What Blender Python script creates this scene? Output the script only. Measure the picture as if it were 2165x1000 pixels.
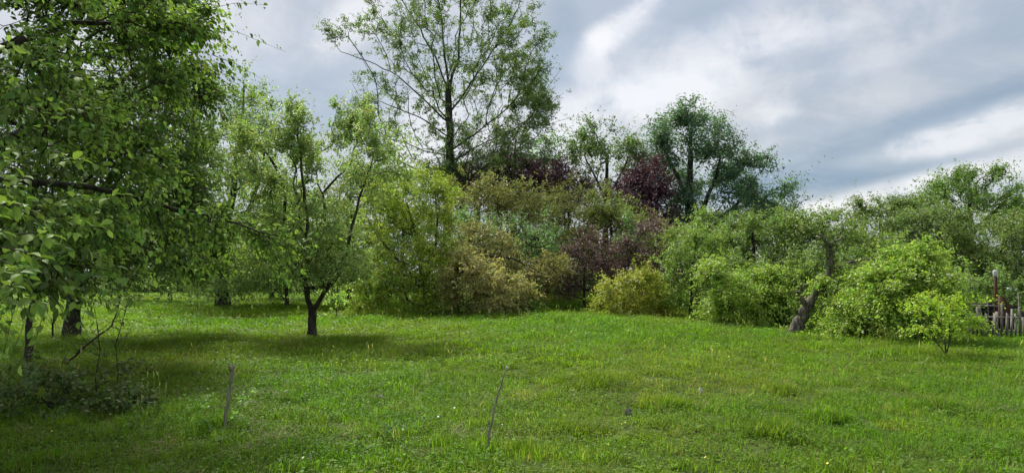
import bpy, math, random
import numpy as np
from mathutils import Vector, Matrix, noise as mnoise

for _o in list(bpy.data.objects):
    bpy.data.objects.remove(_o)
scene = bpy.context.scene
COL = scene.collection
R = math.radians
RNG = np.random.default_rng(11)
random.seed(11)

# ------------------------------------------------------------------ camera
IW, IH, F = 2165.0, 1000.0, 1410.0
CAMZ = 1.6
PITCH = math.atan(75.0 / F)
cam_d = bpy.data.cameras.new('camera')
cam_d.sensor_width = 36.0
cam_d.lens = 36.0 * F / IW
cam_d.clip_start = 0.05
cam_d.clip_end = 3000
cam = bpy.data.objects.new('camera', cam_d)
COL.objects.link(cam)
cam.location = (0, 0, CAMZ)
cam.rotation_euler = (math.pi / 2 + PITCH, 0, 0)
scene.camera = cam

SUN_DIR = Vector((-0.30, 0.56, 0.80)).normalized()      # towards the sun
SUN_EL = math.asin(SUN_DIR.z)
SUN_AZ = math.atan2(SUN_DIR.x, SUN_DIR.y)               # from +Y, clockwise towards +X


def ray(px, py):
    x = (px - IW / 2) / F
    z = -(py - IH / 2) / F
    c, s = math.cos(PITCH), math.sin(PITCH)
    return Vector((x, c - z * s, s + z * c))


# ------------------------------------------------------------------ world
world = bpy.data.worlds.new('World')
scene.world = world
world.use_nodes = True
nt = world.node_tree
nt.nodes.clear()


def N(tree, kind, **kw):
    n = tree.nodes.new(kind)
    for k, v in kw.items():
        setattr(n, k, v)
    return n


def setin(tree, sock, v):
    if isinstance(v, (int, float)):
        sock.default_value = v
    elif isinstance(v, (tuple, list)):
        sock.default_value = v if len(v) == len(sock.default_value) else (*v, 1.0)
    else:
        tree.links.new(v, sock)


def M(tree, op, a, b=0.0, c=None, clamp=False):
    n = N(tree, 'ShaderNodeMath', operation=op, use_clamp=clamp)
    setin(tree, n.inputs[0], a)
    setin(tree, n.inputs[1], b)
    if c is not None:
        setin(tree, n.inputs[2], c)
    return n.outputs[0]


def MIXC(tree, fac, a, b, mode='MIX'):
    n = N(tree, 'ShaderNodeMix', data_type='RGBA', blend_type=mode)
    setin(tree, n.inputs[0], fac)
    setin(tree, n.inputs[6], a)
    setin(tree, n.inputs[7], b)
    return n.outputs[2]


def SMOOTH(tree, v, lo, hi):
    n = N(tree, 'ShaderNodeMapRange', interpolation_type='SMOOTHSTEP')
    setin(tree, n.inputs[0], v)
    n.inputs[1].default_value = lo
    n.inputs[2].default_value = hi
    return n.outputs[0]


def NOISE(tree, vec, scale, detail=4, rough=0.5, dist=0.0):
    n = N(tree, 'ShaderNodeTexNoise')
    if vec is not None:
        tree.links.new(vec, n.inputs['Vector'])
    n.inputs['Scale'].default_value = scale
    n.inputs['Detail'].default_value = detail
    n.inputs['Roughness'].default_value = rough
    n.inputs['Distortion'].default_value = dist
    return n.outputs['Fac']


sky = N(nt, 'ShaderNodeTexSky', sky_type='NISHITA', sun_disc=False)
sky.sun_elevation = SUN_EL
sky.sun_rotation = SUN_AZ
sky.air_density = 1.0
sky.dust_density = 1.5
tc = N(nt, 'ShaderNodeTexCoord')
sep = N(nt, 'ShaderNodeSeparateXYZ')
nt.links.new(tc.outputs['Generated'], sep.inputs[0])
dx, dy, dz = sep.outputs
az = M(nt, 'ARCTAN2', dx, dy)
el = M(nt, 'ARCSINE', dz)
# cloud deck: the view direction carried out to a flat layer
den = M(nt, 'ADD', M(nt, 'MAXIMUM', dz, 0.0), 0.16)
cx = M(nt, 'DIVIDE', dx, den)
cy = M(nt, 'DIVIDE', dy, den)
comb = N(nt, 'ShaderNodeCombineXYZ')
nt.links.new(cx, comb.inputs[0]); nt.links.new(cy, comb.inputs[1])
mapn = N(nt, 'ShaderNodeMapping')
mapn.inputs['Rotation'].default_value = (0, 0, R(-24))
mapn.inputs['Scale'].default_value = (0.95, 1.05, 1)
nt.links.new(comb.outputs[0], mapn.inputs['Vector'])
n_big = NOISE(nt, mapn.outputs[0], 0.85, 3, 0.5, 0.3)
n_mid = NOISE(nt, mapn.outputs[0], 2.3, 6, 0.56, 0.5)
n_fine = NOISE(nt, comb.outputs[0], 4.5, 8, 0.62, 0.5)
n_puff = NOISE(nt, tc.outputs['Generated'], 9.0, 7, 0.6, 0.3)
wob0 = M(nt, 'MULTIPLY', M(nt, 'ADD', M(nt, 'SUBTRACT', n_mid, 0.5), M(nt, 'MULTIPLY', M(nt, 'SUBTRACT', n_fine, 0.5), 1.2)), 2.4)
wob = M(nt, 'ADD', M(nt, 'MULTIPLY', wob0, 0.5), M(nt, 'MULTIPLY', M(nt, 'SUBTRACT', n_puff, 0.5), 3.6))


def bank(px, py, rx, ry, tilt, amt, rough=1.0):
    """soft patch of the deck at a bearing (azimuth, elevation)"""
    d = ray(px, py).normalized()
    a0, e0 = math.atan2(d.x, d.y), math.asin(d.z)
    u = M(nt, 'SUBTRACT', az, a0)
    v = M(nt, 'SUBTRACT', el, e0)
    c, s = math.cos(R(tilt)), math.sin(R(tilt))
    uu = M(nt, 'DIVIDE', M(nt, 'ADD', M(nt, 'MULTIPLY', u, c), M(nt, 'MULTIPLY', v, s)), rx / F)
    vv = M(nt, 'DIVIDE', M(nt, 'SUBTRACT', M(nt, 'MULTIPLY', v, c), M(nt, 'MULTIPLY', u, s)), ry / F)
    r2 = M(nt, 'ADD', M(nt, 'MULTIPLY', uu, uu), M(nt, 'MULTIPLY', vv, vv))
    g = M(nt, 'EXPONENT', M(nt, 'MULTIPLY', r2, -1.0))
    g = M(nt, 'ADD', g, M(nt, 'MULTIPLY', M(nt, 'MULTIPLY', wob, rough), M(nt, 'MULTIPLY', g, 0.9)), clamp=True)
    return M(nt, 'MULTIPLY', SMOOTH(nt, g, 0.08, 1.0), amt)


SKYK = 0.232                                            # cloud radiance scale
def K(r, g, b):
    return (r * SKYK, g * SKYK, b * SKYK, 1)
skyblue = MIXC(nt, 1.0, sky.outputs[0], (0.05, 0.05, 0.05, 1), 'MULTIPLY')
c_grey = MIXC(nt, SMOOTH(nt, M(nt, 'ADD', M(nt, 'MULTIPLY', n_mid, .5), M(nt, 'MULTIPLY', n_puff, .5)), 0.39, 0.61), K(0.46, 0.51, 0.575), K(0.665, 0.68, 0.70))
col = MIXC(nt, M(nt, 'MULTIPLY', SMOOTH(nt, n_big, 0.50, 0.30), 0.25), c_grey, K(0.41, 0.53, 0.70))
col = MIXC(nt, M(nt, 'MULTIPLY', SMOOTH(nt, n_fine, 0.55, 0.8), 0.35), col, K(0.86, 0.87, 0.90))
# darker slate-blue gaps
for b in ((1900, 290, 420, 48, 12, .7), (1730, 385, 330, 30, 6, .95), (2120, 215, 240, 45, 14, .55), (2110, 90, 160, 60, 10, .35),
          (640, 230, 210, 90, 0, .55), (1185, 120, 60, 170, -8, .5), (1480, 40, 130, 30, 20, .3)):
    col = MIXC(nt, bank(*b, rough=0.75), col, K(0.225, 0.325, 0.445))
# bright cloud
for b in ((1335, 30, 120, 34, 40, .75), (1275, 80, 45, 34, 30, 1.0), (1250, 150, 40, 50, 60, .5), (1390, 205, 190, 60, 10, .85), (1210, 250, 70, 60, 20, .55),
          (1640, 240, 50, 30, 0, .6), (2080, 270, 200, 36, 12, .8), (1900, 405, 260, 26, 13, .85), (1700, 455, 200, 26, 4, .7),
          (745, 40, 120, 50, 40, .6), (1500, 95, 190, 60, 12, .45), (1720, 60, 220, 40, 6, .35), (1000, 300, 260, 110, 0, .55), (1620, 95, 160, 26, 8, .35), (520, 60, 90, 70, 0, .25), (1830, 130, 180, 24, 10, .25)):
    col = MIXC(nt, bank(*b, rough=0.9), col, K(0.97, 0.955, 0.96))
cover = M(nt, 'MULTIPLY_ADD', n_fine, 0.15, 0.82, clamp=True)
col = MIXC(nt, cover, skyblue, col)
bg = N(nt, 'ShaderNodeBackground')
bg.inputs['Strength'].default_value = 1.0
nt.links.new(col, bg.inputs['Color'])
wo = N(nt, 'ShaderNodeOutputWorld')
nt.links.new(bg.outputs[0], wo.inputs['Surface'])

# ------------------------------------------------------------------ sun, exposure
sun_d = bpy.data.lights.new('sun', 'SUN')
sun_d.energy = 1.5
sun_d.angle = R(15)
sun_d.color = (1.0, 0.95, 0.86)
sun = bpy.data.objects.new('sun', sun_d)
COL.objects.link(sun)
sun.rotation_euler = (-SUN_DIR).to_track_quat('-Z', 'Y').to_euler()
sun.location = (0, 0, 60)

scene.view_settings.view_transform = 'Standard'
scene.view_settings.look = 'None'
scene.view_settings.exposure = 2.1
scene.view_settings.gamma = 1.0
scene.view_settings.use_curve_mapping = False
scene.cycles.max_bounces = 4
scene.cycles.diffuse_bounces = 3
scene.cycles.glossy_bounces = 2
scene.cycles.transmission_bounces = 4
scene.cycles.transparent_max_bounces = 4

# ------------------------------------------------------------------ ground form
# tussocks that swell out of the sward: (x, y, radius, height)
def on_plane(px, py):
    r = ray(px, py)
    t = -CAMZ / r.z
    return r.x * t, r.y * t


MOUNDS = []
for px, py, rad, h in ((1255, 808, .55, .10), (1640, 832, .30, .07), (1415, 855, .25, .05), (1630, 915, .30, .06),
                       (1755, 890, .22, .05), (1980, 862, .3, .05), (1220, 900, .35, .06), (800, 850, .22, .07)):
    MOUNDS.append((*on_plane(px, py), rad, h))


def gz_np(x, y):
    z = 0.05 * np.sin(x * 0.31 + 1.3) * np.cos(y * 0.27 + .4) + 0.025 * np.sin(x * 0.9 + y * 0.55) + 0.018 * np.sin(x * 1.9 - y * 1.6 + 2.0)
    z = z * np.clip((np.hypot(x, y) - 1.0) / 6.0, 0, 1)
    for mx, my, r, h in MOUNDS:
        z = z + h * np.exp(-(((x - mx) / r) ** 2 + ((y - my) / (r * .8)) ** 2))
    return z


def gz(x, y):
    return float(gz_np(np.array([x], float), np.array([y], float))[0])


def at(px, py, d):
    r = ray(px, py)
    t = d / r.y
    return Vector((r.x * t, d, CAMZ + r.z * t))


def ground_at(px, py):
    x, y = on_plane(px, py)
    for _ in range(6):
        r = ray(px, py)
        t = (gz(x, y) - CAMZ) / r.z
        x, y = r.x * t, r.y * t
    return Vector((x, y, gz(x, y)))


# ------------------------------------------------------------------ materials
def new_mat(name):
    m = bpy.data.materials.new(name)
    m.use_nodes = True
    m.node_tree.nodes.clear()
    return m, m.node_tree


def leaf_mat(name, trans=0.35, rough=0.45, spec=0.35, instancer=False):
    m, t = new_mat(name)
    a = N(t, 'ShaderNodeAttribute', attribute_name='col')
    c = a.outputs['Color']
    if instancer:
        b = N(t, 'ShaderNodeAttribute', attribute_name='tint', attribute_type='INSTANCER')
        c = MIXC(t, 1.0, c, b.outputs['Color'], 'MULTIPLY')
    p = N(t, 'ShaderNodeBsdfPrincipled')
    t.links.new(c, p.inputs['Base Color'])
    p.inputs['Roughness'].default_value = rough
    p.inputs['Specular IOR Level'].default_value = spec
    tr = N(t, 'ShaderNodeBsdfTranslucent')
    tcol = MIXC(t, 1.0, c, (1.25, 1.35, 0.75, 1), 'MULTIPLY')
    t.links.new(tcol, tr.inputs['Color'])
    mx = N(t, 'ShaderNodeMixShader')
    mx.inputs[0].default_value = trans
    t.links.new(p.outputs[0], mx.inputs[1]); t.links.new(tr.outputs[0], mx.inputs[2])
    o = N(t, 'ShaderNodeOutputMaterial')
    t.links.new(mx.outputs[0], o.inputs['Surface'])
    return m


def bark_mat(name, c1, c2, scale=14, bump=0.6, rough=0.9, lichen=None):
    m, t = new_mat(name)
    co = N(t, 'ShaderNodeTexCoord')
    mp = N(t, 'ShaderNodeMapping')
    mp.inputs['Scale'].default_value = (1, 1, 0.22)
    t.links.new(co.outputs['Object'], mp.inputs['Vector'])
    f = NOISE(t, mp.outputs[0], scale, 6, 0.65, 0.4)
    c = MIXC(t, SMOOTH(t, f, 0.32, 0.68), (*c1, 1), (*c2, 1))
    if lichen:
        g = NOISE(t, co.outputs['Object'], 5.0, 5, 0.6)
        c = MIXC(t, SMOOTH(t, g, 0.55, 0.68), c, (*lichen, 1))
    p = N(t, 'ShaderNodeBsdfPrincipled')
    t.links.new(c, p.inputs['Base Color'])
    p.inputs['Roughness'].default_value = rough
    p.inputs['Specular IOR Level'].default_value = 0.2
    b = N(t, 'ShaderNodeBump')
    b.inputs['Strength'].default_value = bump
    b.inputs['Distance'].default_value = 0.02
    t.links.new(f, b.inputs['Height'])
    t.links.new(b.outputs[0], p.inputs['Normal'])
    o = N(t, 'ShaderNodeOutputMaterial')
    t.links.new(p.outputs[0], o.inputs['Surface'])
    return m


MAT_LEAF = leaf_mat('leaf', trans=0.42, spec=.42)
MAT_LEAF_SHADE = leaf_mat('leaf_shade', trans=0.32, spec=.22, rough=.6)  # less translucent leaf copy, darkens the left crowns like deeper shade
MAT_LEAF_THICK = leaf_mat('leaf_thick', trans=0.2, rough=0.5)
MAT_GRASS = leaf_mat('grass_blade', trans=0.5, rough=0.55, spec=0.2, instancer=True)
MAT_BARK = bark_mat('bark_dark', (0.02, 0.017, 0.014), (0.075, 0.064, 0.053), 16, lichen=(0.085, 0.09, 0.065))
MAT_BARK_GREY = bark_mat('bark_grey', (0.025, 0.024, 0.02), (0.075, 0.07, 0.058), 12, lichen=(0.08, 0.085, 0.06))
MAT_BARK_OLD = bark_mat('bark_old', (0.025, 0.02, 0.016), (0.22, 0.19, 0.155), 17, bump=1.0, lichen=(0.085, 0.085, 0.055))
MAT_BARK_TWIG = bark_mat('bark_twig', (0.03, 0.024, 0.019), (0.07, 0.056, 0.043), 20)
MAT_DEAD = bark_mat('dead_stalk', (0.14, 0.13, 0.095), (0.36, 0.34, 0.26), 30)
MAT_WOOD = bark_mat('weathered_wood', (0.10, 0.092, 0.08), (0.30, 0.28, 0.25), 22, bump=.4)
MAT_RUST = bark_mat('rusty_brown', (0.045, 0.026, 0.018), (0.10, 0.055, 0.036), 20, bump=.4)
MAT_SOIL = bark_mat('crumbled_soil', (0.06, 0.054, 0.046), (0.18, 0.165, 0.14), 18, bump=1.0)
MAT_DARKWOOD = bark_mat('dark_board', (0.02, 0.018, 0.017), (0.06, 0.053, 0.05), 12, bump=.4)
MAT_PALE = bark_mat('pale_plastic', (0.5, 0.51, 0.51), (0.64, 0.65, 0.66), 9, bump=.1, rough=.4)
MAT_SHEET = bark_mat('blue_grey_sheet', (0.12, 0.155, 0.165), (0.30, 0.33, 0.33), 6, bump=.3, rough=.4)
MAT_STONE = bark_mat('pale_stone', (0.16, 0.15, 0.145), (0.28, 0.27, 0.255), 9, bump=.5)


def flower_mat(name, c):
    m, t = new_mat(name)
    p = N(t, 'ShaderNodeBsdfPrincipled')
    f = NOISE(t, None, 40, 2)
    t.links.new(MIXC(t, f, (*[x * .8 for x in c], 1), (*c, 1)), p.inputs['Base Color'])
    p.inputs['Roughness'].default_value = .6
    o = N(t, 'ShaderNodeOutputMaterial')
    t.links.new(p.outputs[0], o.inputs['Surface'])
    return m


MAT_YELLOW = flower_mat('yellow_petal', (0.75, 0.62, 0.03))
MAT_WHITE = flower_mat('white_petal', (0.8, 0.8, 0.76))


def ground_material():
    m, t = new_mat('meadow_soil')
    co = N(t, 'ShaderNodeTexCoord')
    a = NOISE(t, co.outputs['Object'], 0.55, 5, 0.6)
    b = NOISE(t, co.outputs['Object'], 9.0, 6, 0.7)
    c = MIXC(t, SMOOTH(t, b, 0.3, 0.7), (0.030, 0.042, 0.010, 1), (0.075, 0.125, 0.018, 1))
    c = MIXC(t, M(t, 'MULTIPLY', SMOOTH(t, a, 0.52, 0.75), 0.5), c, (0.09, 0.085, 0.035, 1))
    p = N(t, 'ShaderNodeBsdfPrincipled')
    t.links.new(c, p.inputs['Base Color'])
    p.inputs['Roughness'].default_value = 0.95
    p.inputs['Specular IOR Level'].default_value = 0.1
    bp = N(t, 'ShaderNodeBump')
    bp.inputs['Strength'].default_value = 0.8
    bp.inputs['Distance'].default_value = 0.05
    t.links.new(b, bp.inputs['Height'])
    t.links.new(bp.outputs[0], p.inputs['Normal'])
    o = N(t, 'ShaderNodeOutputMaterial')
    t.links.new(p.outputs[0], o.inputs['Surface'])
    return m


# ------------------------------------------------------------------ mesh helpers
def mesh_np(name, V, loops, totals, mat, col=None, smooth=False):
    me = bpy.data.meshes.new(name)
    V = np.asarray(V, np.float32)
    loops = np.asarray(loops, np.int32).ravel()
    totals = np.asarray(totals, np.int32)
    me.vertices.add(len(V)); me.vertices.foreach_set('co', V.ravel())
    me.loops.add(len(loops)); me.loops.foreach_set('vertex_index', loops)
    me.polygons.add(len(totals))
    st = np.zeros(len(totals), np.int32); st[1:] = np.cumsum(totals)[:-1]
    me.polygons.foreach_set('loop_start', st)
    if smooth:
        me.polygons.foreach_set('use_smooth', np.ones(len(totals), bool))
    me.update(calc_edges=True)
    if col is not None:
        at_ = me.attributes.new('col', 'FLOAT_COLOR', 'POINT')
        c4 = np.ones((len(V), 4), np.float32); c4[:, :3] = col
        at_.data.foreach_set('color', c4.ravel())
    me.materials.append(mat)
    return me


def link(name, me, parent=None, loc=None):
    o = bpy.data.objects.new(name, me)
    COL.objects.link(o)
    if parent is not None:
        o.parent = parent
    if loc is not None:
        o.location = loc
    return o


def tag(o, label=None, cat=None, group=None, kind=None):
    if label: o['label'] = label
    if cat: o['category'] = cat
    if group: o['group'] = group
    if kind: o['kind'] = kind
    return o


def empty(name, loc, label, cat, group=None):
    o = link(name, None, None, loc)
    o.empty_display_size = 0.3
    return tag(o, label, cat, group)


class Tubes:
    """collects tapered tubes"""
    def __init__(self):
        self.V = []; self.L = []; self.T = []; self.n = 0

    def tube(self, pts, rad, sides=6, rough=0.0, cap=True):
        pts = np.asarray(pts, float); rad = np.asarray(rad, float)
        k = len(pts)
        if k < 2:
            return
        tan = np.gradient(pts, axis=0)
        tan /= np.linalg.norm(tan, axis=1)[:, None] + 1e-9
        ref = np.array([0.31, 0.95, 0.07]) if abs(tan[0] @ np.array([0.31, 0.95, 0.07])) < .9 else np.array([1., 0, 0])
        a = np.zeros_like(pts)
        u = ref
        for i in range(k):
            u = u - tan[i] * (u @ tan[i]); u = u / (np.linalg.norm(u) + 1e-9)
            a[i] = u
        b = np.cross(tan, a)
        ang = np.arange(sides) * 2 * np.pi / sides
        rr = rad[:, None] * (1 + rough * RNG.uniform(-1, 1, (k, sides)))
        ring = pts[:, None, :] + rr[..., None] * (np.cos(ang)[None, :, None] * a[:, None, :] + np.sin(ang)[None, :, None] * b[:, None, :])
        self.V.append(ring.reshape(-1, 3))
        idx = self.n + np.arange(k * sides).reshape(k, sides)
        q = np.stack([idx[:-1], np.roll(idx[:-1], -1, 1), np.roll(idx[1:], -1, 1), idx[1:]], -1).reshape(-1, 4)
        self.L.append(q.ravel()); self.T.append(np.full(len(q), 4))
        self.n += k * sides
        if cap:
            self.L.append(idx[-1]); self.T.append(np.array([sides]))
            self.L.append(idx[0][::-1]); self.T.append(np.array([sides]))

    def build(self, name, mat, parent=None, smooth=True):
        me = mesh_np(name, np.concatenate(self.V), np.concatenate(self.L), np.concatenate(self.T), mat, None, smooth)
        return link(name, me, parent)


def unit(v):
    return v / (np.linalg.norm(v, axis=-1, keepdims=True) + 1e-9)


def leaf_mesh(name, P, A, Nn, Ls, Wd, cols, mat, detail=False):
    """P base, A axis, Nn normal, per leaf length and width, colour"""
    n = len(P)
    A = unit(A)
    Nn = unit(Nn - A * np.sum(A * Nn, 1)[:, None])
    S = np.cross(Nn, A)
    L_ = Ls[:, None]; W_ = Wd[:, None]
    if not detail:
        fold = 0.16
        v0 = P
        v1 = P + A * L_ * .42 + S * W_ * .5 + Nn * W_ * fold
        v2 = P + A * L_ - Nn * L_ * .10
        v3 = P + A * L_ * .42 - S * W_ * .5 + Nn * W_ * fold
        V = np.stack([v0, v1, v2, v3], 1).reshape(-1, 3)
        b = (np.arange(n) * 4)[:, None]
        Lp = (b + np.array([[0, 2, 1, 0, 3, 2]])).ravel()
        T = np.full(2 * n, 3)
        k = 4
    else:
        # broad oval blade with a stalk end, folded on the midrib and drooping at the tip
        st = [(0, 0, 0), (.28, .36, -.01), (.58, .5, -.06), (.85, .26, -.17), (1., 0, -.28)]
        pts = []
        for (t, w, dz_) in st:
            mid = P + A * L_ * t + Nn * L_ * dz_
            if w == 0:
                pts.append(mid)
            else:
                pts += [mid, mid + S * W_ * w + Nn * W_ * .16, mid - S * W_ * w + Nn * W_ * .16]
        V = np.stack(pts, 1).reshape(-1, 3)
        # indices: 0 base; 1,2,3 ; 4,5,6 ; 7,8,9 ; 10 tip
        fc = [(0, 1, 2), (0, 3, 1), (1, 4, 5, 2), (3, 6, 4, 1), (4, 7, 8, 5), (6, 9, 7, 4), (7, 10, 8), (9, 10, 7)]
        k = 11
        b = np.arange(n) * k
        flat = np.concatenate([np.array(f) for f in fc])
        Lp = (b[:, None] + flat[None, :]).ravel()
        T = np.tile(np.array([len(f) for f in fc]), n)
    return mesh_np(name, V, Lp, T, mat, np.repeat(cols, k, axis=0))


GAIN = (2.65, 2.55, 2.6)


# ------------------------------------------------------------------ tree growth
def grow(stem_pts, stem_par, stem_rad, attract, bf, rtip, expo=2.25, jit=0.07, lift=0.0):
    """Joins attraction points to the stem by a spanning tree that balances wire length and path length.
    Returns node positions, parents, radii and how many nodes are the given stem."""
    S = np.asarray(stem_pts, float); ns = len(S)
    par = list(stem_par)
    path = np.zeros(ns)
    for i in range(1, ns):
        path[i] = path[par[i]] + np.linalg.norm(S[i] - S[par[i]])
    Pn = np.asarray(attract, float); m = len(Pn)
    # a branch leaves the stem from its upper part only
    D = np.linalg.norm(Pn[:, None, :] - S[None], axis=2) + bf * path[None]
    D += np.where(Pn[:, None, 2] < S[None, :, 2], 0.8 * (S[None, :, 2] - Pn[:, None, 2]), 0)
    best = D.argmin(1); cost = D.min(1)
    pos = [S[i] for i in range(ns)]
    plen = list(path)
    alive = np.ones(m, bool)
    for _ in range(m):
        c = np.where(alive, cost, 1e9)
        j = int(c.argmin())
        alive[j] = False
        p = int(best[j])
        a, b = pos[p], Pn[j]
        L = np.linalg.norm(b - a)
        mid = (a + b) / 2 + RNG.normal(0, jit * L, 3) + np.array([0, 0, lift * L])
        par.append(p); pos.append(mid); plen.append(plen[p] + L * .5)
        par.append(len(pos) - 1); pos.append(b); plen.append(plen[p] + L)
        k = len(pos) - 1
        d = np.linalg.norm(Pn - b, axis=1) + bf * plen[k]
        up = d < cost
        best[up] = k; cost[up] = d[up]
    pos = np.array(pos); par = np.array(par)
    n = len(pos)
    kids = np.zeros(n, int)
    for i in range(1, n):
        if par[i] >= 0: kids[par[i]] += 1
    w = np.where(kids == 0, 1.0, 0.0)
    order = np.arange(n)[::-1]
    # parents always precede children, so accumulate backwards
    for i in order:
        if par[i] >= 0: w[par[i]] += w[i]
    rad = rtip * np.maximum(w, 1) ** (1 / expo)
    rad[:ns] = stem_rad
    for i in range(ns, n):
        rad[i] = min(rad[i], rad[par[i]] * (0.8 if par[i] < ns else 1.0))
    return pos, par, rad, ns


def resample(poly, rads, step):
    P = [np.array(poly[0], float)]; Rr = [rads[0]]
    for i in range(1, len(poly)):
        a, b = np.array(poly[i - 1], float), np.array(poly[i], float)
        k = max(1, int(np.linalg.norm(b - a) / step))
        for q in range(1, k + 1):
            t = q / k
            P.append(a * (1 - t) + b * t); Rr.append(rads[i - 1] * (1 - t) + rads[i] * t)
    return P, Rr


def chains(pos, par, rad, start, members):
    """split the sub-tree into chains that follow the thickest child"""
    kids = {}
    for i in members:
        kids.setdefault(par[i], []).append(i)
    out = []
    stack = [(par[start], start)]
    while stack:
        p, c = stack.pop()
        ch = [p, c] if p >= 0 else [c]
        while True:
            ks = kids.get(c, [])
            if not ks: break
            ks = sorted(ks, key=lambda q: -rad[q])
            for q in ks[1:]: stack.append((c, q))
            c = ks[0]; ch.append(c)
        out.append(ch)
    return out


def lobe_points(lobes, step_scale=1.0, div=6, sig=.24, stray=1.0):
    """attraction points inside ellipsoids, thicker towards their skins; also outward directions"""
    Ps = []
    for c, r, n in lobes:
        n = max(3, int(n * step_scale))
        c = np.asarray(c); r = np.asarray(r)
        k = max(3, n // div)
        v = unit(RNG.normal(0, 1, (k, 3)))
        s = RNG.uniform(0, 1, (k, 1)) ** (1 / 2.8)
        cen = v * s * .98
        j = RNG.integers(0, k, n)
        e = RNG.normal(0, 1, (n, 3)) * (sig * RNG.lognormal(0, .25, (k, 1)))[j] * np.array([1.15, 1.15, .55])
        e[:, 2] -= .9 * (e[:, 0] ** 2 + e[:, 1] ** 2)              # boughs sag at their rims
        q = cen[j] + e
        # shoots that stick out of the mass
        ns = max(1, n // 14)
        for _ in range(ns):
            vv = unit(RNG.normal(0, 1, 3) + np.array([0, -.2, .55]))
            L = RNG.uniform(.15, .42) * stray
            for t in (0, .5, 1):
                q = np.concatenate([q, (vv * (.9 + L * t))[None]])
        Ps.append(c + q * r)
    return np.concatenate(Ps)


def foliage_cols(n, base, var, young=None, yfrac=0.0, clump=None):
    base = np.array(base)
    f = RNG.normal(1, var, (n, 1))
    c = base[None] * np.clip(f, .45, 1.7) * (1 + RNG.normal(0, .07, (n, 3)))
    if clump is not None:
        c = c * clump
    if young is not None and yfrac > 0:
        k = RNG.uniform(0, 1, n) < yfrac
        t = RNG.uniform(.4, 1., (n, 1))
        c = np.where(k[:, None], c * (1 - t) + np.array(young)[None] * t, c)
    return np.clip(c, 0.004, 0.9)


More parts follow.
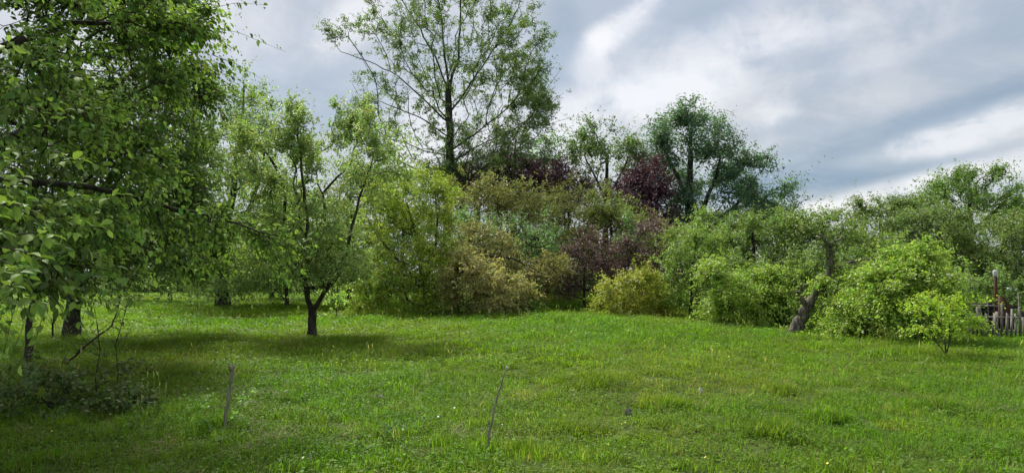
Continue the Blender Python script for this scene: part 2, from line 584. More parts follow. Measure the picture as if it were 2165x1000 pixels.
def make_tree(name, label, cat, base, stems, lobes, leaves, leaf, lcol, young=None, yfrac=.15, group=None, bf=0.35, rtip=.006,
              spread=.12, width=.55, bark=None, limb_min=.02, droop=.25, var=.22, jit=.07, lift=0.0, detail=False, lmat=None,
              attract_scale=1.0, sides=7, upright=0.6, expo=2.25, floor=0.08, crown_name='crown', bare=0.0, leaf_axis=0.55, clumps=(6, .24, .8), per=13, spray=None, rise=.25, sag=.25, shoots=0):
    """stems: list of (points, radii, parent stem index, node fraction)"""
    root = empty(name, base, label, cat, group)
    attract_scale *= 1.1
    leaves = int(leaves * .775); leaf *= 1.09                # tune the whole planting's leaf count
    spray = spray or leaf * 5.5
    b = np.array(base)
    bark = bark or MAT_BARK
    SP, SPAR, SR, sid = [], [], [], []
    for si, (pts, rads) in enumerate(stems):
        P, Rr = resample(pts, rads, max(.12, np.linalg.norm(np.array(pts[-1]) - np.array(pts[0])) / 18))
        P = [p - b for p in P]
        if si == 0:
            pr = -1; k0 = 0
        else:
            d = [np.linalg.norm(P[0] - q) for q in SP]
            pr = int(np.argmin(d)); k0 = 0
        for k in range(k0, len(P)):
            if 0 < k:
                L = np.linalg.norm(P[k] - P[k - 1])
                P[k] = P[k] + RNG.normal(0, .05 * L, 3) * (1 if k < len(P) - 1 else 0)
            SP.append(P[k]); SR.append(Rr[k]); sid.append(si)
            SPAR.append(pr); pr = len(SP) - 1
    att = lobe_points(lobes, attract_scale, *clumps) - b
    zmin = floor
    gg = gz_np(att[:, 0] + b[0], att[:, 1] + b[1]) - b[2]
    att = att[att[:, 2] > gg + zmin]
    # attraction starts on the outer parts of the stem
    pos, par, rad, ns = grow(SP, SPAR, SR, att, bf, rtip, expo, jit, lift)
    n = len(pos)
    # stems: the first is the trunk, further ones are limbs
    for si in range(len(stems)):
        ids = [i for i in range(ns) if sid[i] == si]
        pr = SPAR[ids[0]]
        pp = [pos[i] for i in ids]; rr = [rad[i] for i in ids]
        if pr >= 0:
            pp = [pos[pr]] + pp; rr = [min(rad[pr], rr[0] * 1.1)] + rr
        if si == 0:                                    # flare into the ground
            pp = [pp[0] - np.array([0, 0, .12])] + pp
            rr = [rr[0] * 1.5] + [rr[0] * 1.22] + rr[1:]
        tb = Tubes(); tb.tube(pp, rr, max(sides, 8), .06)
        tb.build('trunk' if si == 0 else 'limb', bark, root)
    # sub-trees leaving the stem
    sub = -np.ones(n, int)
    for i in range(ns, n):
        sub[i] = i if par[i] < ns else sub[par[i]]
    tw = Tubes(); any_tw = False
    for s in np.unique(sub[ns:]):
        mem = [i for i in range(ns, n) if sub[i] == s]
        ch = chains(pos, par, rad, s, mem)
        big = rad[s] >= limb_min
        tb = Tubes() if big else tw
        for c in ch:
            rr = rad[c].copy()
            if len(c) > 1: rr[0] = min(rr[0], rr[1] * 1.25)
            rr[-1] *= .6
            tb.tube(pos[c], rr, 3 if rr[0] < .014 else (4 if rr[0] < .035 else 7), .04, cap=False)
        if big:
            tb.build('limb', bark, root)
        else:
            any_tw = True
    if any_tw:
        tag(tw.build('twigs', MAT_BARK_TWIG if bark is MAT_BARK else bark, root), kind='stuff')
    # leafy sprays: short shoots leaving the thin wood, leaves set along each
    thin = np.arange(ns, n)
    wgt = RNG.lognormal(0, .7, len(thin)) * np.clip(rtip * 6 / rad[thin], .1, 1)
    wgt /= wgt.sum()
    nsp = max(4, leaves // per)
    sn = thin[RNG.choice(len(thin), nsp, p=wgt)]
    o_ = pos[sn] + RNG.normal(0, spread * .5, (nsp, 3))
    cen = att.mean(0)
    span = att.std(0) + .05
    outw = unit((o_ - cen) / span)
    sd = unit(unit(pos[sn] - pos[par[sn]]) * .5 + outw * .55 + np.array([0, 0, rise]) + RNG.normal(0, .42, (nsp, 3)))
    sl = spray * RNG.lognormal(0, .38, nsp)
    k = RNG.integers(0, nsp, leaves)
    t = RNG.uniform(.05, 1, (leaves, 1))
    L_ = sl[k][:, None]
    P = o_[k] + sd[k] * L_ * t + np.array([0, 0, -1.0]) * sag * L_ * t ** 2 + RNG.normal(0, leaf * .32, (leaves, 3))
    g = gz_np(P[:, 0] + b[0], P[:, 1] + b[1]) - b[2] + .03
    P[:, 2] = np.maximum(P[:, 2], g + RNG.uniform(0, .12, leaves))
    pb_ = unit(np.cross(sd[k], RNG.normal(0, 1, (leaves, 3))))
    ax = sd[k] * .55 + pb_ * .75 + np.array([0, 0, -droop])
    nm = np.array([0, 0, upright]) + RNG.normal(0, .5, (leaves, 3)) + sd[k] * .15
    Ls = leaf * np.clip(RNG.normal(1, .24, leaves), .45, 1.6) * (1.1 - .35 * t[:, 0])
    tint = np.clip(RNG.normal(1, .16, (nsp, 1)), .6, 1.45) * (1 + RNG.normal(0, .06, (nsp, 3)))
    cols = foliage_cols(leaves, lcol, var, None, 0, tint[k])
    if young is not None:                              # young growth towards the shoot tips
        y_ = np.clip((t - .45) * 1.6, 0, 1) * (RNG.uniform(0, 1, (nsp, 1)) < yfrac * 2.2)[k] * RNG.uniform(.5, 1, (leaves, 1))
        cols = cols * (1 - y_) + np.array(young) * y_
    cols = cols * np.array(GAIN)
    if shoots:
        tw = Tubes()
        for q in RNG.choice(nsp, min(nsp, shoots), replace=False):
            tt = np.array([0, .5, 1.])[:, None]
            pp = o_[q] + sd[q] * sl[q] * tt + np.array([0, 0, -1.]) * sag * sl[q] * tt ** 2
            tw.tube(pp, [rtip * .8, rtip * .6, rtip * .3], 3, cap=False)
        tag(tw.build('shoots', MAT_BARK_TWIG, root), kind='stuff')
    cr = link(crown_name, leaf_mesh('crown', P, ax, nm, Ls, Ls * width, cols, lmat or MAT_LEAF, detail), root)
    tag(cr, kind='stuff')
    return root, dict(P=P + b, ax=ax, nm=nm, Ls=Ls, crown=cr)


def LB(px, py, rx, ry, d, rd, n):
    """an ellipsoid of the crown: bearing, size as seen, distance, half depth in metres"""
    s = d / F
    return (np.array(at(px, py, d)), np.array([rx * s, rd, ry * s]), n)


def ST(pts, rads, d):
    """a stem from bearings; a point may carry its own distance"""
    out = []
    for p in pts:
        dd = d + (p[2] if len(p) > 2 else 0)
        out.append(np.array(at(p[0], p[1], dd)))
    return out, list(rads)


def stem_from(base, pts, rads, d):
    P, r = ST(pts, rads, d)
    return [np.array(base)] + P, r


def base_d(px, d):
    x = at(px, 600, d).x
    return Vector((x, d, gz(x, d)))


# ------------------------------------------------------------------ the ground
def build_ground():
    # fine sheet near the camera, growing outwards to the horizon in one mesh
    ax_ = np.concatenate([-np.geomspace(30, 1500, 14)[::-1], np.arange(-29.5, 30, .5), np.geomspace(30, 1500, 14)])
    ay_ = np.concatenate([[-1500, -700, -300, -120, -50, -20, -8], np.arange(-3, 50.1, .33), np.geomspace(52, 1500, 14)])
    X, Y = np.meshgrid(ax_, ay_)
    Z = gz_np(X.ravel(), Y.ravel())
    V = np.stack([X.ravel(), Y.ravel(), Z], 1)
    nx, ny = len(ax_), len(ay_)
    i = np.arange(nx * ny).reshape(ny, nx)
    q = np.stack([i[:-1, :-1], i[:-1, 1:], i[1:, 1:], i[1:, :-1]], -1).reshape(-1, 4)
    me = mesh_np('ground', V, q, np.full(len(q), 4), ground_material(), None, True)
    tag(link('ground', me), 'meadow ground under the grass', None, None, 'structure')


build_ground()


# ------------------------------------------------------------------ grass (nobody could count it)
def blade_clump(nb, rad, hmin, hmax, wid, lean, broad=0, dry=.06, lush=1.0):
    V, L, T, C = [], [], [], []
    n0 = 0
    for k in range(nb):
        a = RNG.uniform(0, 2 * np.pi); r = rad * math.sqrt(RNG.uniform())
        p = np.array([r * math.cos(a), r * math.sin(a), -.01])
        h = RNG.uniform(hmin, hmax) * (1 - .35 * (r / rad))
        b = RNG.uniform(0, 2 * np.pi)
        d = np.array([math.cos(b), math.sin(b), 0]); s = np.array([-d[1], d[0], 0])
        ln = h * RNG.uniform(.1, lean)
        w = wid * RNG.uniform(.7, 1.3)
        p1 = p + np.array([0, 0, h * .55]) + d * ln * .35
        p2 = p + np.array([0, 0, h * RNG.uniform(.8, 1)]) + d * ln
        V += [p - s * w / 2, p + s * w / 2, p1 + s * w * .42, p1 - s * w * .42, p2]
        L += [n0, n0 + 1, n0 + 2, n0 + 3, n0 + 3, n0 + 2, n0 + 4]; T += [4, 3]
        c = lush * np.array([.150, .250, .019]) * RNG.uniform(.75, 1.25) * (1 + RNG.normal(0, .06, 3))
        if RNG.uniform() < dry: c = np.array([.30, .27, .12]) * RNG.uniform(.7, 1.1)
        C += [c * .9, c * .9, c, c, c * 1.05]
        n0 += 5
    for k in range(broad):                             # clover and small herbs
        a = RNG.uniform(0, 2 * np.pi); r = rad * math.sqrt(RNG.uniform())
        p = np.array([r * math.cos(a), r * math.sin(a), RNG.uniform(.25, .7) * hmax])
        d = unit(np.array([*RNG.normal(0, 1, 2), RNG.uniform(-.1, .4)])); s = unit(np.cross(d, [0, 0, 1]))
        L_ = wid * RNG.uniform(3.5, 6.5)
        V += [p, p + d * L_ * .5 + s * L_ * .4, p + d * L_, p + d * L_ * .5 - s * L_ * .4]
        L += [n0, n0 + 1, n0 + 2, n0 + 3]; T += [4]
        c = np.array([.125, .225, .028]) * RNG.uniform(.7, 1.25)
        C += [c] * 4
        n0 += 4
    return mesh_np('tuft', np.array(V), L, T, MAT_GRASS, np.array(C))


def instancer(name, pts, rot, scl, tint, protos, idx):
    me = bpy.data.meshes.new(name)
    me.vertices.add(len(pts)); me.vertices.foreach_set('co', np.asarray(pts, np.float32).ravel())
    a = me.attributes.new('rot', 'FLOAT_VECTOR', 'POINT'); a.data.foreach_set('vector', np.asarray(rot, np.float32).ravel())
    a = me.attributes.new('scl', 'FLOAT_VECTOR', 'POINT'); a.data.foreach_set('vector', np.asarray(scl, np.float32).ravel())
    a = me.attributes.new('pick', 'INT', 'POINT'); a.data.foreach_set('value', np.asarray(idx, np.int32))
    a = me.attributes.new('tint', 'FLOAT_COLOR', 'POINT')
    c4 = np.ones((len(pts), 4), np.float32); c4[:, :3] = tint
    a.data.foreach_set('color', c4.ravel())
    o = link(name, me)
    pc = bpy.data.collections.new(name + '_kinds')
    for i, p in enumerate(protos):
        pc.objects.link(bpy.data.objects.new('%s_kind_%02d' % (name, i), p))
    g = bpy.data.node_groups.new(name, 'GeometryNodeTree')
    g.interface.new_socket('Geometry', in_out='INPUT', socket_type='NodeSocketGeometry')
    g.interface.new_socket('Geometry', in_out='OUTPUT', socket_type='NodeSocketGeometry')
    gi = g.nodes.new('NodeGroupInput'); go = g.nodes.new('NodeGroupOutput')
    ci = g.nodes.new('GeometryNodeCollectionInfo')
    ci.inputs['Collection'].default_value = pc
    ci.inputs['Separate Children'].default_value = True
    ci.inputs['Reset Children'].default_value = True
    iop = g.nodes.new('GeometryNodeInstanceOnPoints')
    iop.inputs['Pick Instance'].default_value = True

    def nattr(nm, ty):
        q = g.nodes.new('GeometryNodeInputNamedAttribute'); q.data_type = ty
        q.inputs['Name'].default_value = nm
        return q.outputs['Attribute']
    mp_ = g.nodes.new('GeometryNodeMeshToPoints')
    g.links.new(gi.outputs[0], mp_.inputs['Mesh'])
    g.links.new(mp_.outputs[0], iop.inputs['Points'])
    g.links.new(ci.outputs[0], iop.inputs['Instance'])
    g.links.new(nattr('pick', 'INT'), iop.inputs['Instance Index'])
    e2r = g.nodes.new('FunctionNodeEulerToRotation')
    g.links.new(nattr('rot', 'FLOAT_VECTOR'), e2r.inputs[0])
    g.links.new(e2r.outputs[0], iop.inputs['Rotation'])
    g.links.new(nattr('scl', 'FLOAT_VECTOR'), iop.inputs['Scale'])
    g.links.new(iop.outputs[0], go.inputs[0])
    md = o.modifiers.new('scatter', 'NODES'); md.node_group = g
    return o


def vnoise(x, y, s, seed):
    return np.array([mnoise.noise(Vector((a * s + seed, b * s - seed, seed * .37))) for a, b in zip(x, y)])


def scatter(ymin, ymax, dens, slope=.86, pad=3.0):
    """points on the wedge of meadow in view (and a margin beyond it)"""
    area = (ymax - ymin) * 2 * (slope * (ymin + ymax) / 2 + pad)
    n = int(area * dens)
    y = np.sqrt(RNG.uniform(ymin ** 2, ymax ** 2, n))
    x = RNG.uniform(-1, 1, n) * (slope * y + pad)
    return x, y


def build_grass():
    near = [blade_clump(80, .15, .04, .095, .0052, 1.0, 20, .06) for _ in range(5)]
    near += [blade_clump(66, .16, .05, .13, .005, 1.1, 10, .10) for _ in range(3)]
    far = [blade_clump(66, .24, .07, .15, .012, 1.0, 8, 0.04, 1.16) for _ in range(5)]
    tall = [blade_clump(80, .15, .12, .28, .0065, .8, 0, .08) for _ in range(3)]
    seed = []
    for _ in range(3):
        V, L, T, C = [], [], [], []; n0 = 0
        for k in range(7):
            a = RNG.uniform(0, 6.283); p = np.array([*RNG.normal(0, .07, 2), 0]); h = RNG.uniform(.22, .42)
            d_ = np.array([math.cos(a), math.sin(a), 0]) * h * RNG.uniform(.1, .4); sd_ = np.array([-math.sin(a), math.cos(a), 0])
            m_ = p + d_ * .4 + np.array([0, 0, h * .8]); e_ = p + d_ + np.array([0, 0, h])
            V += [p - sd_ * .0016, p + sd_ * .0016, m_ + sd_ * .0014, m_ - sd_ * .0014, m_ + (e_ - m_) * .5 + sd_ * .007, e_, m_ + (e_ - m_) * .5 - sd_ * .007]
            L += [n0, n0 + 1, n0 + 2, n0 + 3, n0 + 3, n0 + 2, n0 + 4, n0 + 5, n0 + 6]; T += [4, 5]
            C += [np.array([.16, .22, .05])] * 4 + [np.array([.30, .27, .14]) * RNG.uniform(.8, 1.2)] * 3; n0 += 7
        seed.append(mesh_np('tuft', np.array(V), L, T, MAT_GRASS, np.array(C)))
    rosette = []
    for _ in range(3):
        V, L, T, C = [], [], [], []; n0 = 0
        for k in range(11):
            a = k * 2.4 + RNG.uniform(-.3, .3); l_ = RNG.uniform(.06, .13); w_ = l_ * RNG.uniform(.2, .34); u = RNG.uniform(.25, .9)
            d_ = np.array([math.cos(a), math.sin(a), 0]); sd_ = np.array([-math.sin(a), math.cos(a), 0]); z_ = np.array([0, 0, 1.])
            p = z_ * .03
            m_ = p + d_ * l_ * .5 + z_ * l_ * .5 * u; e_ = p + d_ * l_ + z_ * l_ * .55 * u
            V += [p, m_ + sd_ * w_, e_, m_ - sd_ * w_]; L += [n0, n0 + 1, n0 + 2, n0 + 3]; T += [4]; n0 += 4
            C += [np.array([.12, .20, .03]) * RNG.uniform(.75, 1.25)] * 4
        rosette.append(mesh_np('tuft', np.array(V), L, T, MAT_GRASS, np.array(C)))
    straw = []
    for _ in range(2):
        V, L, T, C = [], [], [], []; n0 = 0
        for k in range(26):
            a = RNG.uniform(0, 6.283); p = np.array([*RNG.normal(0, .09, 2), RNG.uniform(.03, .07)]); l_ = RNG.uniform(.06, .16)
            d_ = np.array([math.cos(a), math.sin(a), RNG.uniform(-.1, .3)]) * l_; sd_ = np.array([-math.sin(a), math.cos(a), 0]) * .003
            V += [p - sd_, p + sd_, p + d_]; L += [n0, n0 + 1, n0 + 2]; T += [3]; n0 += 3
            C += [np.array([.30, .25, .14]) * RNG.uniform(.5, 1.2)] * 3
        straw.append(mesh_np('tuft', np.array(V), L, T, MAT_GRASS, np.array(C)))
    px, py, sc, ix, hz = [], [], [], [], []
    for (y0, y1, de, i0, i1) in ((5, 24, 1.0, 16, 19), (4.5, 13, 1.5, 19, 22), (4.5, 11, 3.0, 22, 24)):
        x, y = scatter(y0, y1, de * 2)
        k = vnoise(x, y, .5, 30. + i0) + RNG.normal(0, .25, len(x)) > .05
        x, y = x[k], y[k]
        px.append(x); py.append(y); sc.append(RNG.uniform(.7, 1.3, len(x)) * (.6 if i0 == 19 else 1)); ix.append(RNG.integers(i0, i1, len(x))); hz.append(np.ones(len(x)))
    for (y0, y1, de, sm, kind) in ((1.2, 5, 16, 1., 0), (5, 9, 46, 1., 0), (9, 12, 34, 1.2, 0), (12, 19, 20, 1.3, 0), (11, 16, 5, 1.0, 1), (16, 24, 15, 1.1, 1), (24, 52, 8, 1.5, 1)):
        x, y = scatter(y0, y1, de)
        px.append(x); py.append(y)
        sc.append(np.full(len(x), sm) * RNG.uniform(.75, 1.3, len(x)))
        if kind == 0:
            ix.append(RNG.integers(0, 8, len(x)))
        else:
            ix.append(RNG.integers(8, 13, len(x)))
        hz.append(np.ones(len(x)))
    # lush tussocks on the swells
    for mx, my, r, h in MOUNDS[:-1]:
        n = int(110 * r)
        px.append(mx + RNG.normal(0, r * .55, n)); py.append(my + RNG.normal(0, r * .4, n))
        sc.append(RNG.uniform(.6, 1.0, n)); ix.append(RNG.integers(13, 16, n)); hz.append(RNG.uniform(.6, 1., n))
    # longer uncut grass at the feet of the trees and along the far edge
    feet = [on_plane(*p) for p in ((658, 714), (470, 655), (605, 655), (897, 668), (1030, 672), (960, 672), (1100, 665), (1345, 672), (1290, 665), (1400, 672), (1460, 674),
                                   (1560, 690), (1620, 700), (1680, 708), (1760, 716), (1850, 724), (1920, 730), (2000, 752), (2080, 722), (2140, 726), (2060, 716),
                                   (150, 716), (780, 655), (840, 660), (1180, 640), (1230, 640), (485, 908), (1033, 955))]
    for fx, fy in feet:
        n = int(12 + fy * 1.0)
        sg = .25 + fy * .022
        px.append(fx + RNG.normal(0, sg * 1.6, n)); py.append(fy + RNG.normal(0, sg * .7, n))
        sc.append(RNG.uniform(.55, 1.0, n) * (1 + fy * .012)); ix.append(RNG.integers(13, 16, n)); hz.append(RNG.uniform(.6, 1.1, n))
    x = np.concatenate(px); y = np.concatenate(py); sc = np.concatenate(sc); ix = np.concatenate(ix); hz = np.concatenate(hz)
    n = len(x)
    z = gz_np(x, y)
    n1 = vnoise(x, y, .22, 3.1); n2 = vnoise(x, y, .9, 8.7); n3 = vnoise(x, y, 2.2, 1.9)
    hgt = np.clip(1 + .5 * n2 + .4 * n1 + .4 * n3, .45, 1.7) * hz
    lush = np.clip(.5 + .9 * n1 + .5 * n2, 0, 1)[:, None]
    tint = (1 - lush) * np.array([[1.22, 1.05, .95]]) + lush * np.array([[.86, 1.0, .95]])
    dry = np.clip((n3 + n2 * .6 - .45) * 2.2, 0, 1)[:, None] * (y < 13)[:, None]
    tint = tint * (1 - dry * .55) + dry * .55 * np.array([[1.55, .98, 1.6]])
    tint *= (1 + RNG.normal(0, .12, (n, 1))) * (1 + .2 * n3[:, None] + .13 * n2[:, None]) * 1.08
    rot = np.stack([RNG.normal(0, .1, n), RNG.normal(0, .1, n), RNG.uniform(0, 6.283, n)], 1)
    scl = np.stack([sc, sc, sc * hgt], 1)
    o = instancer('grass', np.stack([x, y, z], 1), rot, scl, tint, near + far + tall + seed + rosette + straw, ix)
    tag(o, 'rough green meadow grass with clover over the whole clearing', 'grass', None, 'stuff')


build_grass()


def build_flowers():
    """buttercups and daisies as specks through the sward"""
    for nm, mat, n, seed, lab in (('buttercups', MAT_YELLOW, 330, 1, 'tiny yellow buttercups dotted through the meadow grass'),
                                  ('daisies', MAT_WHITE, 110, 2, 'tiny white daisies dotted through the meadow grass')):
        x, y = scatter(4.5, 22, 3.0)
        k = vnoise(x, y, .35, 20. + seed) + RNG.normal(0, .12, len(x))
        s = np.argsort(-k)[:n]
        x, y = x[s], y[s]
        V, L, T = [], [], []
        n0 = 0
        for a, b in zip(x, y):
            c = np.array([a, b, gz(a, b) + RNG.uniform(.07, .15)])
            r = RNG.uniform(.006, .010) * (1 + b * .02)
            tl = RNG.normal(0, .35, 2)
            m_ = 6
            V.append(c)
            for q in range(m_):
                t = q / m_ * 6.283
                V.append(c + np.array([r * math.cos(t), r * math.sin(t), r * .35 + r * (math.cos(t) * tl[0] + math.sin(t) * tl[1])]))
            for q in range(m_):
                L += [n0, n0 + 1 + q, n0 + 1 + (q + 1) % m_]; T.append(3)
            n0 += m_ + 1
        o = link(nm, mesh_np(nm, np.array(V), L, T, mat))
        tag(o, lab, 'flowers', None, 'stuff')


build_flowers()

# ------------------------------------------------------------------ far trees
def G(px, py):
    return ground_at(px, py)


# tall ash behind the clearing
d = 46.0
b = base_d(947, d)
trunk = stem_from(b, [(946, 500), (948, 400), (950, 330), (949, 250), (951, 170)], [.50, .44, .40, .36, .32, .25], d)
ash_stems = [trunk,
    ST([(951, 190), (940, 120), (935, 60), (925, -20, 1), (930, -110, 1)], [.20, .16, .12, .09, .05], d),
    ST([(952, 180), (968, 120), (972, 60), (975, -10, -1), (985, -120, -1)], [.21, .17, .14, .10, .05], d),
    ST([(950, 200), (920, 120), (885, 60), (850, 0, 2), (830, -60, 2)], [.15, .12, .10, .07, .04], d),
    ST([(950, 240), (1000, 170), (1040, 110), (1080, 50, -2), (1100, 0, -2)], [.15, .12, .10, .07, .04], d),
    ST([(949, 260), (900, 215), (840, 160), (780, 130, -1), (720, 110, -2)], [.13, .11, .08, .06, .04], d),
    ST([(949, 290), (890, 250), (830, 225), (780, 205, 2)], [.12, .09, .07, .04], d),
    ST([(951, 320), (1000, 285), (1060, 240), (1110, 190, 1), (1140, 150, 2)], [.14, .11, .09, .06, .04], d),
    ST([(951, 345), (1010, 310), (1070, 280), (1130, 255, -2)], [.12, .09, .07, .04], d),
    ST([(949, 330), (900, 320), (850, 300), (800, 290, -1)], [.10, .08, .06, .03], d)]
make_tree('ash_tree', 'tall thinly leafed ash tree rising above all others left of centre', 'tree', b, [(p, [q * (.82 if i == 0 else .5) for q in r]) for i, (p, r) in enumerate(ash_stems)],
    [LB(930, -60, 170, 90, d, 4.5, 60), LB(1010, 20, 120, 90, d, 4.5, 60), LB(850, 50, 110, 80, d, 4, 60), LB(790, 110, 90, 70, d - 1, 3, 36), LB(712, 85, 26, 40, d - 2, 1, 12),
     LB(1090, 110, 70, 100, d, 3.5, 70), LB(1130, 190, 40, 70, d + 1, 2.5, 50), LB(960, 110, 110, 90, d, 4.5, 45), LB(840, 220, 90, 50, d, 3.5, 40), LB(800, 290, 70, 30, d - 1, 2.5, 26),
     LB(1060, 270, 90, 50, d, 3.5, 55), LB(1130, 300, 45, 50, d, 2, 26), LB(900, 300, 80, 40, d, 3, 28), LB(1030, 350, 100, 30, d + 1, 3, 60), LB(900, 150, 110, 80, d, 4.5, 60), LB(1030, 180, 110, 80, d, 4.5, 70), LB(960, 20, 130, 90, d, 4.5, 60), LB(980, 300, 60, 40, d, 3, 30), LB(930, 370, 50, 25, d, 2.5, 40), LB(1105, 130, 60, 90, d, 3, 60), LB(1125, 210, 40, 60, d, 2.5, 50)],
    96000, .15, (.064, .100, .034), (.088, .135, .036), .25, bf=.5, rtip=.013, spread=.3, width=.42, bark=MAT_BARK_GREY, limb_min=.05, droop=.3, jit=.05, lift=.03, var=.25, expo=2.7, clumps=(5, .2, .6), spray=.6, per=15, attract_scale=1.3, shoots=1500)

# dark spruce-like tree at the foot of the ash
d = 50.0
b = base_d(1085, d)
make_tree('fir_tree', 'dark drooping evergreen standing right behind the foot of the tall ash', 'tree', b,
    [stem_from(b, [(1085, 500), (1088, 400), (1090, 300)], [.3, .26, .18, .05], d)],
    [LB(1085, 330, 60, 40, d, 2, 40), LB(1050, 365, 70, 24, d, 2.5, 40), LB(1125, 345, 40, 34, d, 2, 30), LB(1075, 420, 95, 50, d, 3, 60), LB(975, 370, 70, 30, d - 3, 2, 60), LB(1020, 340, 40, 30, d, 2, 30), LB(1080, 510, 110, 60, d, 3, 50)],
    34000, .20, (.034, .062, .030), (.05, .085, .034), .1, bf=.3, rtip=.012, spread=.28, width=.34, droop=.5, lmat=MAT_LEAF_THICK)

d = 52.0
b = base_d(1148, d)
make_tree('young_ash', 'slim light green tree between the tall ash and the sparse round one', 'tree', b,
    [stem_from(b, [(1148, 480), (1150, 380), (1152, 320)], [.15, .12, .08, .03], d)],
    [LB(1150, 320, 26, 34, d, 1.3, 30), LB(1146, 370, 34, 34, d, 1.5, 34), LB(1150, 440, 40, 60, d, 1.6, 36)],
    6000, .18, (.07, .14, .03), (.1, .2, .03), .2, bf=.4, rtip=.012, spread=.24, width=.45)

# sparse round tree
d = 50.0
b = base_d(1282, d)
sp_stems = [stem_from(b, [(1280, 520), (1281, 450), (1283, 395), (1284, 330)], [.28, .24, .20, .16, .10], d),
    ST([(1282, 430), (1262, 380), (1240, 340), (1225, 300, 1)], [.11, .08, .06, .03], d),
    ST([(1283, 420), (1310, 375), (1330, 330), (1340, 300, -1)], [.11, .08, .06, .03], d),
    ST([(1281, 460), (1245, 420), (1220, 385, 1)], [.08, .06, .03], d)]
make_tree('sparse_tree', 'airy round-crowned tree with sky showing through, left of the big dark one', 'tree', b, sp_stems,
    [LB(1285, 300, 60, 36, d, 2.2, 60), LB(1230, 320, 28, 40, d, 1.6, 34), LB(1335, 330, 28, 46, d, 1.6, 40), LB(1280, 370, 70, 40, d, 2.2, 40), LB(1225, 400, 24, 40, d, 1.3, 20), LB(1310, 430, 50, 40, d, 1.6, 30)],
    15000, .22, (.055, .088, .034), (.08, .13, .04), .2, clumps=(7, .15, .5), bf=.5, rtip=.012, spread=.26, width=.42, bark=MAT_BARK_GREY, limb_min=.05, jit=.05)

# big dark tree, several round heads
d = 48.0
b = base_d(1460, d)
bd_stems = [stem_from(b, [(1460, 520), (1458, 420), (1460, 340), (1462, 270)], [.5, .42, .3, .2, .08], d),
    ST([(1460, 500), (1490, 430), (1515, 370), (1525, 320, -1)], [.22, .17, .12, .05], d),
    ST([(1460, 520), (1520, 470), (1570, 420), (1600, 370, 1)], [.2, .16, .11, .05], d),
    ST([(1460, 540), (1540, 490), (1600, 440), (1635, 400, 1)], [.18, .13, .09, .04], d),
    ST([(1458, 430), (1430, 370), (1405, 320), (1395, 280, -1)], [.18, .13, .09, .04], d)]
make_tree('ash_tree', 'biggest dark green tree right of centre with stepped rounded crown', 'tree', b, bd_stems,
    [LB(1462, 262, 52, 36, d, 2.4, 80), LB(1403, 300, 30, 40, d - .5, 1.7, 46), LB(1505, 300, 32, 36, d, 1.8, 50), LB(1440, 335, 45, 45, d, 2.2, 64), LB(1385, 350, 30, 40, d, 1.6, 40), LB(1530, 345, 42, 45, d, 2.2, 64),
     LB(1480, 400, 60, 50, d, 2.4, 74), LB(1575, 375, 42, 46, d, 2.2, 64), LB(1610, 425, 46, 40, d, 2, 64), LB(1645, 415, 20, 36, d, 1.3, 26), LB(1550, 440, 60, 46, d, 2.4, 74), LB(1420, 420, 46, 60, d, 2, 50),
     LB(1620, 465, 34, 26, d, 1.6, 36), LB(1480, 470, 80, 50, d, 2.6, 90), LB(1430, 480, 60, 60, d, 2.4, 60), LB(1570, 500, 60, 36, d, 2.2, 46)],
    58000, .21, (.050, .088, .054), (.07, .115, .056), .15, clumps=(9, .15, .5), bf=.4, rtip=.013, spread=.25, width=.45, bark=MAT_BARK_GREY, limb_min=.07, var=.28)

# tree put before it, leaf colour imitates a purple tint over the view
d = 45.0
b = base_d(1365, d)
make_tree('tinted_tree', 'dark tree tinted maroon, left of the big dark green one', 'tree', b,
    [stem_from(b, [(1365, 500), (1364, 430), (1362, 370)], [.22, .2, .15, .05], d)],
    [LB(1380, 385, 34, 40, d, 1.4, 80), LB(1345, 420, 50, 50, d, 1.6, 80), LB(1300, 420, 40, 50, d, 1.5, 50), LB(1375, 470, 32, 50, d, 1.6, 60), LB(1320, 395, 24, 30, d, 1.2, 26), LB(1350, 540, 60, 60, d, 2, 50)],
    26000, .19, (.046, .022, .034), (.062, .034, .042), .25, bf=.35, rtip=.013, spread=.24, width=.45, lmat=MAT_LEAF_THICK)
d = 47.0  # second tree whose leaf colour imitates the purple tint
b = base_d(1010, d)
make_tree('tinted_tree', 'dark tree tinted maroon-brown, in the shadow below the tall ash', 'tree', b,
    [stem_from(b, [(1010, 520), (1012, 440), (1010, 390)], [.22, .2, .15, .05], d)],
    [LB(1000, 392, 70, 34, d, 2, 80), LB(1060, 392, 70, 44, d, 2, 90), LB(1130, 384, 66, 42, d, 2, 100), LB(1185, 400, 40, 40, d, 1.6, 60), LB(1100, 520, 120, 70, d, 2, 70)],
    34000, .19, (.050, .024, .036), (.068, .038, .044), .25, bf=.35, rtip=.013, spread=.26, width=.45, lmat=MAT_LEAF_THICK)

